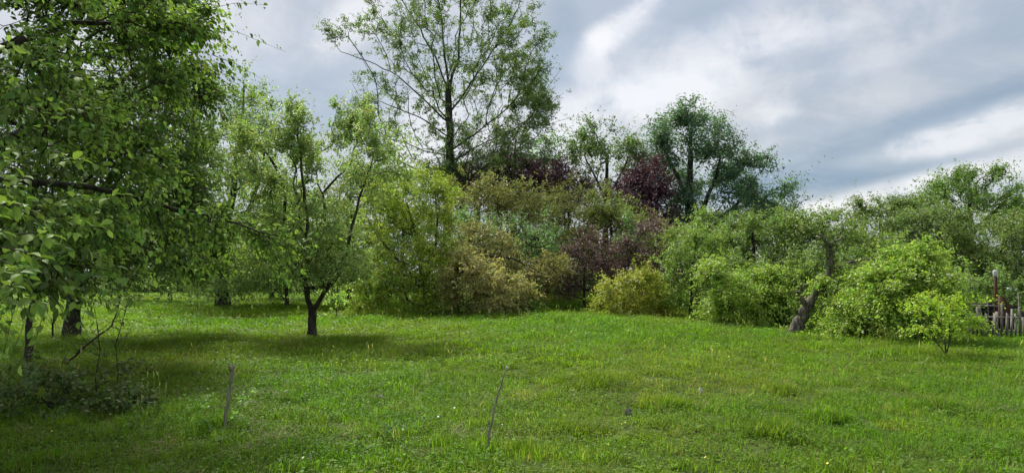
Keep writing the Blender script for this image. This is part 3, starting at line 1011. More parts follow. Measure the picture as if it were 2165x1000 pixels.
# right-hand belt of trees behind the garden
d = 40.0
b = base_d(2050, d)
make_tree('round_tree', 'bright mid-green dome-crowned tree above the right-hand garden', 'tree', b,
    [stem_from(b, [(2050, 540), (2050, 470), (2052, 420)], [.3, .26, .2, .08], d), ST([(2050, 500), (2000, 450), (1975, 420)], [.14, .1, .04], d), ST([(2050, 500), (2100, 450), (2130, 420)], [.14, .1, .04], d)],
    [LB(2045, 405, 70, 34, d, 2.3, 90), LB(1990, 430, 50, 40, d, 2, 60), LB(2105, 425, 44, 42, d, 2, 60), LB(2040, 460, 90, 40, d, 2.4, 90), LB(2020, 372, 30, 10, d, 1, 14), LB(2090, 376, 16, 10, d, 1, 10), LB(2150, 450, 20, 30, d, 1.2, 24)],
    34000, .13, (.058, .100, .024), (.09, .15, .032), .22, bf=.35, rtip=.01, spread=.17, width=.5, var=.25)
for (px, dd, tops, lab, nl, nm) in (
        (1860, 37.0, [LB(1860, 460, 56, 34, 37, 1.6, 70), LB(1895, 445, 26, 22, 37, 1, 26), LB(1840, 445, 20, 18, 37, .8, 20), LB(1870, 520, 70, 60, 37, 2, 80), LB(1870, 580, 80, 40, 37, 2, 40)],
         'feathery dusty green tree with spiky top left of the dome-crowned tree', 22000, 'locust_tree'),
        (1980, 34.0, [LB(1960, 490, 70, 46, 34, 2, 100), LB(1990, 540, 90, 50, 34, 2, 100), LB(1900, 540, 50, 50, 34, 1.6, 60), LB(1960, 590, 90, 30, 34, 1.6, 50)],
         'dense dark green tree behind the white-capped garden posts', 30000, 'hazel_tree'),
        (2120, 33.0, [LB(2110, 500, 70, 40, 33, 1.8, 90), LB(2170, 490, 60, 50, 33, 2, 80), LB(2110, 555, 80, 36, 33, 1.8, 90), LB(2190, 560, 70, 50, 33, 2, 70), LB(2130, 600, 70, 20, 33, 1.5, 40)],
         'dusty dark green tree at the right edge behind the picket fence', 30000, 'hazel_tree')):
    b = base_d(px, dd)
    make_tree(nm, lab, 'tree', b, [stem_from(b, [(px, 560), (px + 4, 500), (px, 465)], [.2, .16, .12, .05], dd)], tops,
        nl, .14, (.064, .096, .029), (.095, .135, .038), .2, group='trees behind the garden', bf=.35, rtip=.009, spread=.17, width=.42, var=.25)

# middle belt
def simple(name, label, px, dd, lobes, nl, leaf, c, y, yf=.2, py_top=470, r0=.12, width=.5, cat='tree', group=None, stems=None, base=None, **kw):
    b = base if base is not None else base_d(px, dd)
    st = stems or [stem_from(b, [(px, 560), (px + 3, (560 + py_top) / 2), (px, py_top)], [r0, r0 * .8, r0 * .6, r0 * .25], dd)]
    return make_tree(name, label, cat, b, st, [LB(q[0], q[1], q[2], q[3], dd + (q[6] if len(q) > 6 else 0), q[4], q[5]) for q in lobes], nl, leaf, c, y, yf, group=group, width=width, **kw)


OL = (.150, .140, .050); OLY = (.17, .17, .065)  # olive and tan leaf colours here carry the overlying tint too
simple('plum_tree', 'olive-brown leafed tree under the tall ash, centre of the clearing edge', 1070, 33.0,
    [(1060, 420, 60, 45, 1.8, 70), (1000, 440, 50, 50, 1.6, 56), (1120, 440, 60, 45, 1.6, 60), (1060, 490, 90, 50, 2, 80), (975, 400, 20, 50, .8, 24), (1150, 490, 50, 45, 1.5, 50), (1050, 560, 120, 50, 2, 60)],
    30000, .12, (.090, .098, .033), OLY, .25, 430, bf=.35, rtip=.009, spread=.16)
simple('plum_tree', 'slender olive tree with upright twigs left of the gap of sky', 1200, 35.0,
    [(1205, 420, 26, 50, 1, 44), (1185, 460, 40, 44, 1.3, 46), (1215, 500, 36, 50, 1.4, 50), (1190, 560, 50, 50, 1.5, 46)],
    13000, .12, (.088, .095, .033), OLY, .2, 400, bf=.4, rtip=.009, spread=.15)
simple('plum_tree', 'round olive-green tree below the maroon tree', 1290, 33.0,
    [(1285, 445, 40, 36, 1.3, 56), (1265, 490, 46, 46, 1.5, 56), (1320, 480, 44, 40, 1.5, 56), (1300, 540, 70, 50, 1.8, 60), (1370, 510, 40, 40, 1.3, 40)],
    22000, .12, (.085, .105, .03), (.15, .17, .05), .2, 450, bf=.35, rtip=.009, spread=.15)
simple('silver_leaf_bush', 'blue-green leafed tree in the middle of the central thicket', 1130, 30.0,
    [(1010, 495, 60, 34, 1.5, 50), (1080, 505, 60, 40, 1.5, 50), (1150, 500, 50, 36, 1.4, 46), (1330, 500, 40, 30, 1.5, 40)],
    16000, .11, (.075, .125, .050), (.11, .18, .075), .25, 500, bf=.35, rtip=.008, spread=.15)
# bare-twigged dark thicket at the back, maroon from the same purple tint
for (px, lobes, lab) in ((1235, [(1150, 590, 50, 36, 1.2, 50), (1200, 575, 56, 50, 1.2, 70), (1260, 565, 56, 60, 1.2, 80), (1310, 580, 50, 50, 1.2, 60), (1230, 520, 40, 50, 1.2, 50)], 'bare-twigged maroon-brown thicket at the far end of the clearing'),
                         (1380, [(1350, 550, 46, 50, 1.2, 70), (1400, 560, 36, 60, 1.2, 60), (1370, 500, 36, 46, 1.2, 50)], 'dark maroon twiggy bush behind the rounded yellow-green shrub')):
    simple('twiggy_thicket', lab, px, 28.5, lobes, 15000, .09, (.058, .037, .042), (.10, .085, .05), .2, 560, r0=.06, cat='bush', bf=.25, rtip=.008, spread=.14, shoots=500)

simple('young_tree', 'fresh bright green tree with rising top shoot left of the big shrubs', 1475, 30.0,
    [(1478, 480, 20, 26, .8, 26), (1490, 510, 46, 36, 1.2, 44), (1440, 520, 36, 36, 1.2, 40), (1520, 520, 40, 34, 1.2, 40)],
    12000, .10, (.078, .122, .028), (.125, .18, .04), .25, 450, bf=.35, rtip=.008, spread=.14)
simple('hedge_tree', 'leafy green tree behind the leaning trunk, left one', 1590, 27.0,
    [(1590, 500, 46, 36, 1.4, 60), (1560, 545, 50, 46, 1.5, 60), (1640, 500, 40, 40, 1.3, 50), (1620, 560, 60, 50, 1.6, 70), (1665, 480, 24, 24, .9, 24), (1530, 590, 50, 40, 1.2, 40)],
    30000, .10, (.066, .104, .029), (.11, .16, .038), .25, 480, bf=.35, rtip=.008, spread=.14)
simple('hedge_tree', 'leafy green tree directly behind the leaning trunk', 1740, 26.0,
    [(1720, 490, 46, 26, 1.3, 54), (1780, 500, 50, 30, 1.4, 60), (1745, 540, 80, 40, 1.6, 80), (1690, 545, 46, 40, 1.4, 50), (1840, 520, 40, 40, 1.3, 46), (1760, 590, 110, 40, 1.8, 70), (1748, 466, 10, 20, .5, 12)],
    32000, .10, (.076, .112, .030), (.12, .17, .042), .25, 480, bf=.35, rtip=.008, spread=.14)

# ------------------------------------------------------------------ left-hand orchard trees
# far hedge closing the clearing on the left
def hedge_mass(name, label, segs, nl, leaf, c, y, seed=0):
    P = []
    for (px, py, rx, ry, dd, rd, w) in segs:
        n = int(nl * w)
        cc, r, _ = LB(px, py, rx, ry, dd, rd, 1)
        v = unit(RNG.normal(0, 1, (n, 3))); s = RNG.uniform(0, 1, (n, 1)) ** .4
        P.append(cc + v * s * r)
    P = np.concatenate(P)
    lump = np.array([mnoise.noise(Vector(p) * .55) for p in P])
    P = P[lump > -.22]
    P[:, 2] = np.maximum(P[:, 2], gz_np(P[:, 0], P[:, 1]) + RNG.uniform(0.02, .3, len(P)))
    n = len(P)
    Ls = leaf * np.clip(RNG.normal(1, .25, n), .5, 1.7)
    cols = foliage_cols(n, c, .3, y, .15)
    o = link(name, leaf_mesh(name, P, RNG.normal(0, 1, (n, 3)) + np.array([0, 0, -.3]), RNG.normal(0, .6, (n, 3)) + np.array([0, 0, .6]), Ls, Ls * .5, cols, MAT_LEAF))
    tag(o, label, 'woodland', None, 'stuff')


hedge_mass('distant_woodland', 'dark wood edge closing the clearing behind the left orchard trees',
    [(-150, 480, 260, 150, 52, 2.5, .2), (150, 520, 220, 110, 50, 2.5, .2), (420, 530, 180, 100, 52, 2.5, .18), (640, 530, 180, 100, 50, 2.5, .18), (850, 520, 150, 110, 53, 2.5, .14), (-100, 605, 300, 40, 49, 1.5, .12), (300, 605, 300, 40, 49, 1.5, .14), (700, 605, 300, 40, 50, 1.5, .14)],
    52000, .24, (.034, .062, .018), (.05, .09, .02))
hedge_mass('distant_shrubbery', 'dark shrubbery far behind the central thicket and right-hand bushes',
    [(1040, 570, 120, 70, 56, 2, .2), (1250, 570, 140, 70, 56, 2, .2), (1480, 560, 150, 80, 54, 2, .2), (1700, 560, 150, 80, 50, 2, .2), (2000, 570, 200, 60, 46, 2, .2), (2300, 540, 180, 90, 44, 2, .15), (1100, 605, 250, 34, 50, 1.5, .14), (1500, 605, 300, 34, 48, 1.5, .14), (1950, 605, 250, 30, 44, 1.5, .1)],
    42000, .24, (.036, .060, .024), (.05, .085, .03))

for (px, dd, lobes, nl, c, lab) in (
        (360, 36., [(340, 400, 80, 60, 1.8, 70), (400, 470, 80, 60, 1.8, 70), (320, 530, 90, 50, 1.8, 60), (420, 560, 80, 40, 1.6, 50), (330, 590, 110, 24, 1.6, 50)], 24000, (.050, .085, .022), 'deep green bushy tree far behind the shaded trees at left'),
        (575, 37., [(560, 380, 60, 60, 1.8, 70), (610, 440, 70, 60, 1.8, 70), (540, 500, 80, 60, 1.8, 70), (640, 540, 80, 50, 1.8, 60), (560, 585, 110, 26, 1.6, 50)], 26000, (.085, .125, .042), 'soft green tree far behind the forked orchard tree'),
        (740, 31., [(740, 400, 60, 50, 1.6, 60), (780, 360, 40, 40, 1.3, 40), (720, 470, 70, 60, 1.8, 70), (770, 530, 70, 60, 1.8, 70), (730, 590, 90, 34, 1.6, 60), (820, 400, 50, 50, 1.4, 40)], 30000, (.096, .130, .040), 'light green tree filling the gap between forked tree and yellow-green tree')):
    simple('bushy_tree', lab, px, dd, lobes, nl, .12, c, (.12, .17, .05), .2, 420, group='far orchard trees', bf=.35, rtip=.009)

# old pear tree far left-centre with thick short trunk
b = G(472, 652); d = b.y
PG = (.094, .138, .044); PGY = (.145, .205, .06)
make_tree('pear_tree', 'tall old pear tree with thick short trunk at the far left edge of the clearing', 'tree', b,
    [stem_from(b, [(470, 610), (474, 560), (480, 480), (495, 380), (512, 260), (516, 180)], [.30, .27, .23, .18, .13, .08, .03], d),
     ST([(476, 540), (440, 470), (420, 390), (415, 320)], [.14, .1, .07, .03], d), ST([(478, 520), (530, 440), (555, 360), (560, 300)], [.14, .1, .07, .03], d)],
    [LB(515, 200, 32, 42, d, 1.2, 50), LB(490, 260, 60, 46, d, 1.8, 70), LB(545, 290, 36, 46, d, 1.5, 50), LB(440, 270, 50, 60, d, 1.8, 60), LB(500, 350, 80, 60, d, 2.2, 90), LB(420, 380, 60, 70, d, 2.2, 80), LB(480, 450, 100, 60, d, 2.4, 100),
     LB(560, 430, 60, 60, d, 2, 60), LB(440, 530, 90, 60, d, 2.2, 80), LB(540, 530, 60, 60, d, 2, 60), LB(480, 590, 90, 26, d - 1, 1.8, 60), LB(400, 590, 60, 30, d, 1.6, 40), LB(560, 590, 50, 30, d, 1.6, 40)],
    62000, .10, PG, PGY, .25, bf=.4, rtip=.009, spread=.15, width=.55, limb_min=.05)

# young tree with thin stem between the two orchard trees
b = G(606, 652); d = b.y
make_tree('plum_tree', 'small thin-stemmed tree behind the forked orchard tree, to its left', 'tree', b,
    [stem_from(b, [(606, 620), (608, 580), (606, 520), (612, 440)], [.09, .08, .07, .05, .02], d)],
    [LB(600, 540, 50, 50, d, 1.6, 60), LB(640, 500, 50, 50, d, 1.6, 50), LB(570, 580, 40, 26, d, 1.4, 36), LB(610, 440, 40, 50, d, 1.5, 50), LB(690, 540, 50, 50, d, 1.6, 50)],
    20000, .09, (.07, .115, .03), PGY, .2, bf=.4, rtip=.008, spread=.15)

# forked orchard tree, the one that stands free in the grass
b = G(659, 712); d = b.y
hero = [stem_from(b, [(660, 690), (661, 668), (660, 655)], [.135, .115, .11, .12], d),
    ST([(660, 657), (650, 632, .1), (650, 612, .2), (640, 585, .3), (610, 545, .3), (596, 480, .2), (606, 420, 0), (585, 355, -.2), (548, 305, -.4), (530, 270, -.5)], [.10, .085, .085, .075, .06, .055, .05, .042, .03, .012], d),
    ST([(661, 657), (674, 640, -.1), (688, 615, -.2), (716, 580, -.4), (735, 530, -.5), (745, 470, -.5), (765, 400, -.5), (790, 330, -.4)], [.085, .075, .075, .065, .055, .045, .035, .012], d),
    ST([(650, 608, .2), (668, 608, .3), (690, 604, .6), (700, 570, 1.0), (690, 500, 1.3), (684, 408, 1.2), (712, 378, 1.2), (742, 345, 1.2), (752, 290, 1.2), (745, 240, 1.2)], [.07, .06, .055, .055, .05, .045, .04, .032, .022, .01], d),
    ST([(645, 590, .3), (652, 545, -.3), (648, 470, -.8), (640, 380, -.9), (632, 290, -.9), (628, 215, -.9)], [.06, .05, .045, .038, .028, .01], d),
    ST([(684, 415, 1.2), (672, 390, 1.2), (668, 350, 1.2), (672, 310, 1.2)], [.03, .024, .018, .01], d),
    ST([(645, 600, .2), (610, 570, -.5), (580, 530, -.8), (560, 490, -.9)], [.05, .04, .03, .012], d)]
make_tree('apple_tree', 'forked orchard tree standing free in the grass left of centre', 'tree', b, [(p, [q * (.95 if i == 0 else .8) for q in r]) for i, (p, r) in enumerate(hero)],
    [LB(628, 245, 36, 36, d - .9, .6, 46), LB(618, 310, 50, 40, d - .6, .8, 60), LB(655, 340, 40, 40, d, .9, 44), LB(720, 270, 22, 40, d + 1.2, .5, 26), LB(750, 250, 22, 46, d + 1.2, .5, 30), LB(712, 300, 18, 36, d + 1, .5, 16),
     LB(790, 290, 32, 70, d - .3, .7, 40), LB(770, 370, 36, 40, d - .4, .8, 36), LB(545, 300, 40, 40, d - .4, .7, 40), LB(570, 380, 50, 50, d - .2, .9, 50), LB(610, 420, 50, 50, d, 1., 60), LB(660, 470, 60, 50, d - .3, 1.1, 70), LB(720, 470, 50, 50, d, 1.1, 60),
     LB(590, 490, 50, 46, d - .3, 1., 56), LB(690, 540, 60, 36, d, 1.1, 60), LB(640, 540, 50, 36, d - .6, 1., 46), LB(745, 540, 30, 40, d - .4, .8, 36), LB(560, 540, 40, 30, d, .8, 30), LB(830, 340, 30, 50, d, .7, 24)],
    66000, .066, (.112, .154, .054), (.12, .175, .05), .22, bf=.45, rtip=.0045, spread=.085, width=.6, limb_min=.03, jit=.08, bark=MAT_BARK, lift=.04)

# pale leafy suckers right of its trunk
b = G(712, 668); d = b.y - 1.5; b = base_d(712, d)
make_tree('sucker_shoot', 'pale green leafy shoot beside the forked orchard tree trunk', 'sapling', b,
    [stem_from(b, [(712, 650), (716, 620), (718, 596)], [.014, .012, .009, .004], d)],
    [LB(716, 612, 14, 22, d, .25, 14), LB(702, 632, 26, 12, d, .3, 14), LB(714, 650, 14, 14, d, .2, 8)],
    420, .095, (.13, .20, .045), (.19, .27, .08), .4, bf=.4, rtip=.004, spread=.06, bark=MAT_BARK_TWIG)

# yellow-green tree, foliage to the ground
b = G(897, 664); d = b.y
YG = (.100, .138, .018); YGY = (.165, .205, .028)
make_tree('plum_tree', 'yellow-green leafy tree hanging low left of the central thicket', 'tree', b,
    [stem_from(b, [(897, 630), (892, 580), (880, 500), (860, 430)], [.11, .09, .08, .06, .03], d), ST([(894, 600), (920, 540), (925, 470), (920, 410)], [.06, .05, .04, .02], d), ST([(894, 600), (840, 550), (800, 500)], [.06, .05, .03], d)],
    [LB(885, 395, 56, 34, d, 1.4, 60), LB(830, 420, 60, 44, d, 1.5, 70), LB(920, 440, 34, 50, d, 1.3, 50), LB(790, 480, 36, 60, d, 1.4, 50), LB(870, 480, 70, 50, d, 1.6, 70), LB(920, 540, 36, 50, d - 1, 1.3, 56), LB(800, 560, 46, 50, d - 1, 1.3, 56),
     LB(865, 570, 60, 40, d - 1, 1.4, 60), LB(900, 620, 50, 18, d - 1, 1., 40), LB(800, 610, 50, 20, d - 1.5, .9, 36), LB(790, 640, 36, 18, d - 2, .8, 26), LB(935, 400, 18, 36, d, .7, 20)],
    46000, .085, YG, YGY, .3, bf=.4, rtip=.007, spread=.13, limb_min=.04)
# grey-green tree showing through behind it
d = 33.0
simple('willow_tree', 'grey-green tree showing through behind the yellow-green tree', 850, d,
    [(830, 430, 50, 50, 1.6, 60), (850, 500, 60, 60, 1.8, 70), (800, 400, 50, 50, 1.5, 50), (900, 470, 50, 60, 1.6, 50), (760, 440, 50, 70, 1.6, 56)], 20000, .11, (.075, .115, .060), (.11, .16, .08), .2, 400, bf=.4, rtip=.009, spread=.15)

# tan-olive sprawling tree sloping to the right
b = G(965, 664); d = b.y
make_tree('crab_apple_tree', 'sprawling tan-olive tree whose branches slope down to the grass on the right', 'tree', b,
    [stem_from(b, [(962, 620), (965, 570), (975, 540)], [.12, .10, .08, .04], d), ST([(963, 600), (1010, 575), (1060, 585), (1105, 612)], [.06, .05, .035, .015], d), ST([(963, 590), (1010, 540), (1080, 545), (1150, 580)], [.06, .05, .035, .015], d + .3)],
    [LB(970, 560, 30, 34, d - .6, 1., 50), LB(1000, 585, 50, 30, d - 1, 1., 66), LB(1050, 605, 50, 24, d - 1, .9, 60), LB(1090, 618, 30, 14, d - 1, .7, 30), LB(980, 620, 40, 26, d - 1, .9, 40), LB(1030, 635, 40, 14, d - 1.2, .8, 30)],
    24000, .085, (.145, .140, .060), (.22, .215, .09), .35, bf=.4, rtip=.007, spread=.11, limb_min=.04)
simple('crab_apple_tree', 'larger olive-brown tree sloping right behind the tan sprawling one', 1010, 27.0,
    [(990, 510, 50, 40, 1.4, 56), (1040, 540, 60, 40, 1.4, 66), (1100, 565, 56, 34, 1.3, 60), (1145, 592, 40, 24, 1., 44), (1060, 590, 70, 30, 1.2, 50), (1160, 560, 30, 24, .9, 26)],
    22000, .095, (.088, .088, .032), (.15, .15, .055), .22, 500, bf=.4, rtip=.008, spread=.14)
# low dark green growth under them
def bush(name, label, px, py, lobes, nl, leaf, c, y, yf=.25, r0=.02, group=None, stems=None, dd=None, cat='bush', **kw):
    b = G(px, py) if dd is None else base_d(px, dd)
    d = b.y
    st = stems(b, d) if stems else [stem_from(b, [(px, py - 18), (px + 3, py - 34)], [r0, r0 * .8, r0 * .5], d),
                                    ST([(px, py - 6), (px - 22, py - 30)], [r0 * .8, r0 * .4], d - .1), ST([(px, py - 6), (px + 24, py - 30)], [r0 * .8, r0 * .4], d - .1)]
    kw.setdefault('clumps', (8, .2, 1.7)); kw.setdefault('bf', .35); kw.setdefault('rtip', .005); kw.setdefault('spread', .09)
    return make_tree(name, label, cat, b, st, [LB(q[0], q[1], q[2], q[3], d + (q[6] if len(q) > 6 else 0), q[4], q[5]) for q in lobes], nl, leaf, c, y, yf, group=group, floor=.03, **kw)


bush('low_bush', 'low dark green bush under the sprawling tan tree', 1060, 664, [(1000, 652, 60, 14, .8, 50), (1070, 650, 50, 16, .8, 50), (1105, 644, 24, 20, .6, 30), (930, 655, 60, 12, .8, 40)],
    13000, .07, (.045, .085, .018), (.07, .12, .02))
bush('low_bush', 'small olive bush alone at the far end of the clearing', 1190, 636, [(1190, 626, 24, 9, .6, 30)], 2600, .08, (.13, .15, .03), (.2, .22, .04), dd=34.)

# rounded yellow-green shrub standing free
bush('rounded_shrub', 'rounded yellow-green shrub standing free in front of the maroon thicket', 1348, 668,
    [(1345, 610, 56, 30, .9, 90), (1300, 630, 36, 30, .8, 60), (1395, 625, 34, 34, .8, 60), (1340, 645, 70, 22, 1., 60), (1375, 655, 40, 14, .8, 30), (1285, 648, 26, 18, .6, 26), (1360, 590, 26, 16, .6, 30)],
    23000, .075, (.118, .135, .022), (.215, .235, .034), .4, droop=.3, clumps=(11, .17, 2.1), shoots=300)

# slim tree with two-coloured stem
b = G(1461, 671); d = b.y
make_tree('young_tree', 'slim dark-stemmed young tree right of the rounded yellow-green shrub', 'tree', b,
    [stem_from(b, [(1461, 640), (1462, 590), (1464, 550), (1472, 525), (1468, 490)], [.075, .06, .05, .04, .03, .012], d), ST([(1462, 600), (1440, 560), (1430, 530)], [.03, .02, .01], d), ST([(1463, 580), (1500, 540), (1515, 520)], [.03, .02, .01], d)],
    [LB(1440, 530, 40, 40, d, .9, 56), LB(1430, 590, 30, 36, d, .8, 44), LB(1490, 550, 40, 40, d, .9, 50), LB(1465, 500, 30, 26, d, .7, 36), LB(1480, 600, 26, 24, d + .4, .7, 24), LB(1515, 515, 24, 20, d, .6, 22)],
    19000, .07, (.080, .124, .028), (.125, .18, .04), .3, bf=.4, rtip=.005, spread=.1, limb_min=.02)

# arching bright shrubs on the right
BG = (.100, .150, .026); BGY = (.165, .235, .038)
bush('arching_shrub', 'bright green arching shrub right of the slim young tree', 1570, 690,
    [(1530, 590, 34, 30, .8, 56), (1560, 620, 46, 30, .9, 66), (1520, 660, 34, 26, .7, 46), (1590, 650, 46, 34, .9, 66), (1550, 680, 40, 12, .8, 30), (1610, 690, 26, 14, .7, 26), (1505, 590, 10, 20, .4, 14)],
    24000, .074, BG, BGY, .35, droop=.35, r0=.025, clumps=(12, .16, 2.1), spray=.48, sag=.5, rise=.4, shoots=300)
bush('arching_shrub', 'rounded bright green shrub left behind the leaning trunk', 1650, 692,
    [(1640, 590, 36, 26, .8, 56), (1610, 600, 24, 24, .7, 30), (1650, 630, 46, 34, .9, 66), (1680, 600, 26, 24, .7, 36), (1640, 675, 36, 26, .8, 40)],
    19000, .074, BG, BGY, .35, droop=.35, clumps=(12, .16, 2.1), spray=.48, sag=.5, rise=.4, shoots=300, dd=20.3)
bush('arching_shrub', 'largest bright green shrub spreading right of the leaning trunk', 1830, 722,
    [(1825, 632, 40, 30, .7, 80, 1.7), (1870, 600, 46, 34, .8, 90), (1900, 600, 50, 40, .9, 80), (1940, 560, 36, 26, .7, 46), (1960, 620, 36, 30, .8, 46), (1785, 660, 26, 34, .5, 40, 1.0), (1825, 680, 50, 34, .8, 70, .3), (1880, 670, 56, 40, .9, 70), (1930, 670, 36, 40, .8, 50), (1915, 565, 36, 22, .8, 40), (1770, 702, 20, 18, .4, 20, .4), (1742, 606, 16, 10, .15, 10, .9), (1716, 694, 12, 12, .15, 10, 1.0)],
    42000, .076, BG, BGY, .35, droop=.35, r0=.03, clumps=(13, .15, 2.1), spray=.5, sag=.55, rise=.4, shoots=500,
    stems=lambda b, d: [stem_from(b, [(1836, 680), (1850, 640)], [.03, .025, .012], d), ST([(1832, 710), (1815, 670), (1805, 645, .8)], [.025, .02, .01], d + .2),
                        ST([(1834, 710), (1880, 670), (1910, 620)], [.025, .02, .01], d), ST([(1836, 715), (1910, 690), (1945, 640)], [.025, .02, .01], d - .2)])

bush('hedge_bush', 'mid-green ragged bush joining the slim young tree and the arching shrubs', 1520, 684, [(1520, 610, 36, 40, .9, 60), (1560, 590, 50, 40, 1., 60), (1620, 610, 50, 40, 1., 60)],
    17000, .08, (.066, .104, .026), (.11, .16, .04), .3, dd=24.5)
bush('hedge_bush', 'dark ragged undergrowth behind the leaning trunk and large shrub', 1760, 705, [(1700, 640, 50, 40, .8, 60), (1760, 600, 60, 50, .9, 70), (1830, 590, 60, 50, .9, 70), (1900, 610, 60, 50, .9, 60), (1740, 680, 70, 30, .8, 50), (1850, 670, 90, 40, .9, 60), (1720, 560, 50, 30, .8, 40)],
    26000, .08, (.058, .092, .024), (.10, .145, .036), .3, dd=19.8)
bush('hedge_bush', 'pale green leaning shrub between the large shrub and the garden', 1965, 728, [(1960, 640, 36, 40, .6, 44), (1975, 620, 30, 30, .6, 30), (1940, 690, 30, 30, .6, 30), (1975, 580, 24, 24, .5, 20)],
    9000, .066, (.080, .120, .028), BGY, .3, dd=17.6)

# small airy shrub on several thin stems
bush('airy_shrub', 'small airy yellow-green shrub on thin bare stems before the picket fence', 2000, 752,
    [(1955, 655, 44, 13, .5, 30), (1995, 640, 40, 12, .5, 30), (2018, 672, 26, 9, .4, 22), (1985, 690, 56, 8, .5, 22), (1945, 630, 20, 10, .3, 12), (1990, 665, 40, 10, .5, 26)],
    4600, .05, (.125, .185, .02), (.2, .27, .035), .35, spread=.05, rtip=.0035, spray=.2,
    stems=lambda b, d: [stem_from(b, [(1998, 725), (1990, 690), (1975, 665)], [.012, .010, .008, .005], d), ST([(2001, 745), (2010, 710), (2025, 680)], [.010, .008, .004], d), ST([(1999, 748), (1975, 715), (1955, 680)], [.010, .008, .004], d - .1),
                        ST([(2002, 748), (2008, 700), (2005, 660)], [.010, .008, .004], d + .1)])

# ------------------------------------------------------------------ leaning dead trunk
b = G(1680, 709); d = b.y
root = empty('leaning_trunk', b, 'thick old leaning tree trunk with broken top and bare crooked arm', 'tree trunk')
bb = np.array(b)


def rel(pts, dd):
    return [np.array(at(p[0], p[1], dd + (p[2] if len(p) > 2 else 0))) - bb for p in pts]


tb = Tubes()
P, Rr = resample([np.array([-.03, 0, -.12])] + rel([(1682, 700), (1694, 675), (1706, 648), (1726, 615), (1744, 592), (1757, 570), (1755, 545), (1752, 525), (1753, 512)], d), [.23, .17, .135, .12, .085, .075, .085, .08, .065, .035], .07)
P = [p + RNG.normal(0, .012, 3) for p in P]
tb.tube(P, Rr, 16, .22)
tb.build('trunk', MAT_BARK_OLD, root)
for pts, rr in (([(1708, 650), (1698, 638), (1691, 626), (1690, 616), (1680, 617, -.1)], [.08, .065, .055, .045, .012]),
                ([(1754, 578), (1772, 566), (1793, 557), (1815, 550), (1838, 548), (1848, 551)], [.055, .042, .034, .027, .02, .008]),
                ([(1753, 520), (1745, 508), (1738, 499), (1734, 494)], [.05, .042, .032, .02]),
                ([(1754, 522), (1762, 512), (1775, 507), (1783, 509)], [.045, .035, .025, .012]),
                ([(1752, 525), (1735, 516), (1715, 514, .2), (1700, 508, .3)], [.02, .016, .013, .006]),
                ([(1690, 620), (1692, 612), (1694, 604)], [.03, .015, .004])):
    tb = Tubes()
    P, Rr = resample(rel(pts, d - .02), rr, .1)
    P = [p + RNG.normal(0, .008, 3) for p in P]
    tb.tube(P, Rr, 8, .12)
    tb.build('limb', MAT_BARK_OLD, root)
# climbing leaves on its upper part
n = 600
t = RNG.uniform(0, 1, n)
a_, c_ = np.array(rel([(1757, 572)], d)[0]), np.array(rel([(1752, 505)], d)[0])
ang = RNG.uniform(0, 6.283, n); rr = RNG.uniform(.05, .19, n)
Pl = a_ + (c_ - a_) * t[:, None] + np.stack([np.cos(ang) * rr, np.sin(ang) * rr, np.zeros(n)], 1)
nm = np.stack([np.cos(ang), np.sin(ang), np.full(n, .5)], 1) + RNG.normal(0, .3, (n, 3))
Ls = np.full(n, .05) * RNG.uniform(.7, 1.3, n)
o = link('climbing_leaves', leaf_mesh('climbing_leaves', Pl, RNG.normal(0, .6, (n, 3)) + np.array([0, 0, -.7]), nm, Ls, Ls * .8, foliage_cols(n, (.09, .14, .04), .28), MAT_LEAF), root)
tag(o, kind='stuff')

# ------------------------------------------------------------------ garden corner on the right
def box_mesh(name, sx, sy, sz, mat, jag=0.0, taper=1.0):
    V = []
    for z in (0, 1):
        for (x, y) in ((-.5, -.5), (.5, -.5), (.5, .5), (-.5, .5)):
            k = taper if z else 1
            V.append([x * sx * k, y * sy, z * sz + (RNG.uniform(-jag, jag) if z else 0)])
    L = [0, 3, 2, 1, 4, 5, 6, 7, 0, 1, 5, 4, 1, 2, 6, 5, 2, 3, 7, 6, 3, 0, 4, 7]
    return mesh_np(name, V, L, [4] * 6, mat)


fa, fb = G(2048, 716), G(2215, 728)
fd = 16.2
fa, fb = base_d(2046, 16.3), base_d(2260, 15.0)
fence = empty('picket_fence', fa, 'weathered grey picket fence at the right edge', 'fence')
vec = fb - fa
length = math.hypot(vec.x, vec.y); fang = math.atan2(vec.y, vec.x)
picks = [box_mesh('picket', .062, .02, 0.66 + .05 * i, MAT_WOOD, .03, RNG.uniform(.7, 1)) for i in range(4)]
npk = int(length / .088)
for i in range(npk):
    p = fa + vec * (i / npk)
    o = link('picket', picks[i % 4], fence)
    o.location = (p.x - fa.x, p.y - fa.y, gz(p.x, p.y) - fa.z - .04 + RNG.uniform(-.03, .04))
    o.rotation_euler = (RNG.normal(0, .05), RNG.normal(0, .045), fang + RNG.normal(0, .08))
    o.scale = (RNG.uniform(.75, 1.2), 1, RNG.uniform(.88, 1.08))
for zz in (.2, .52):
    tb = Tubes(); tb.tube([np.array([0, .035, zz]), np.array([vec.x * .5, vec.y * .5 + .035, zz + .02]), np.array([vec.x, vec.y + .035, zz - .02])], [.022] * 3, 5, .05)
    tb.build('rail', MAT_WOOD, fence)


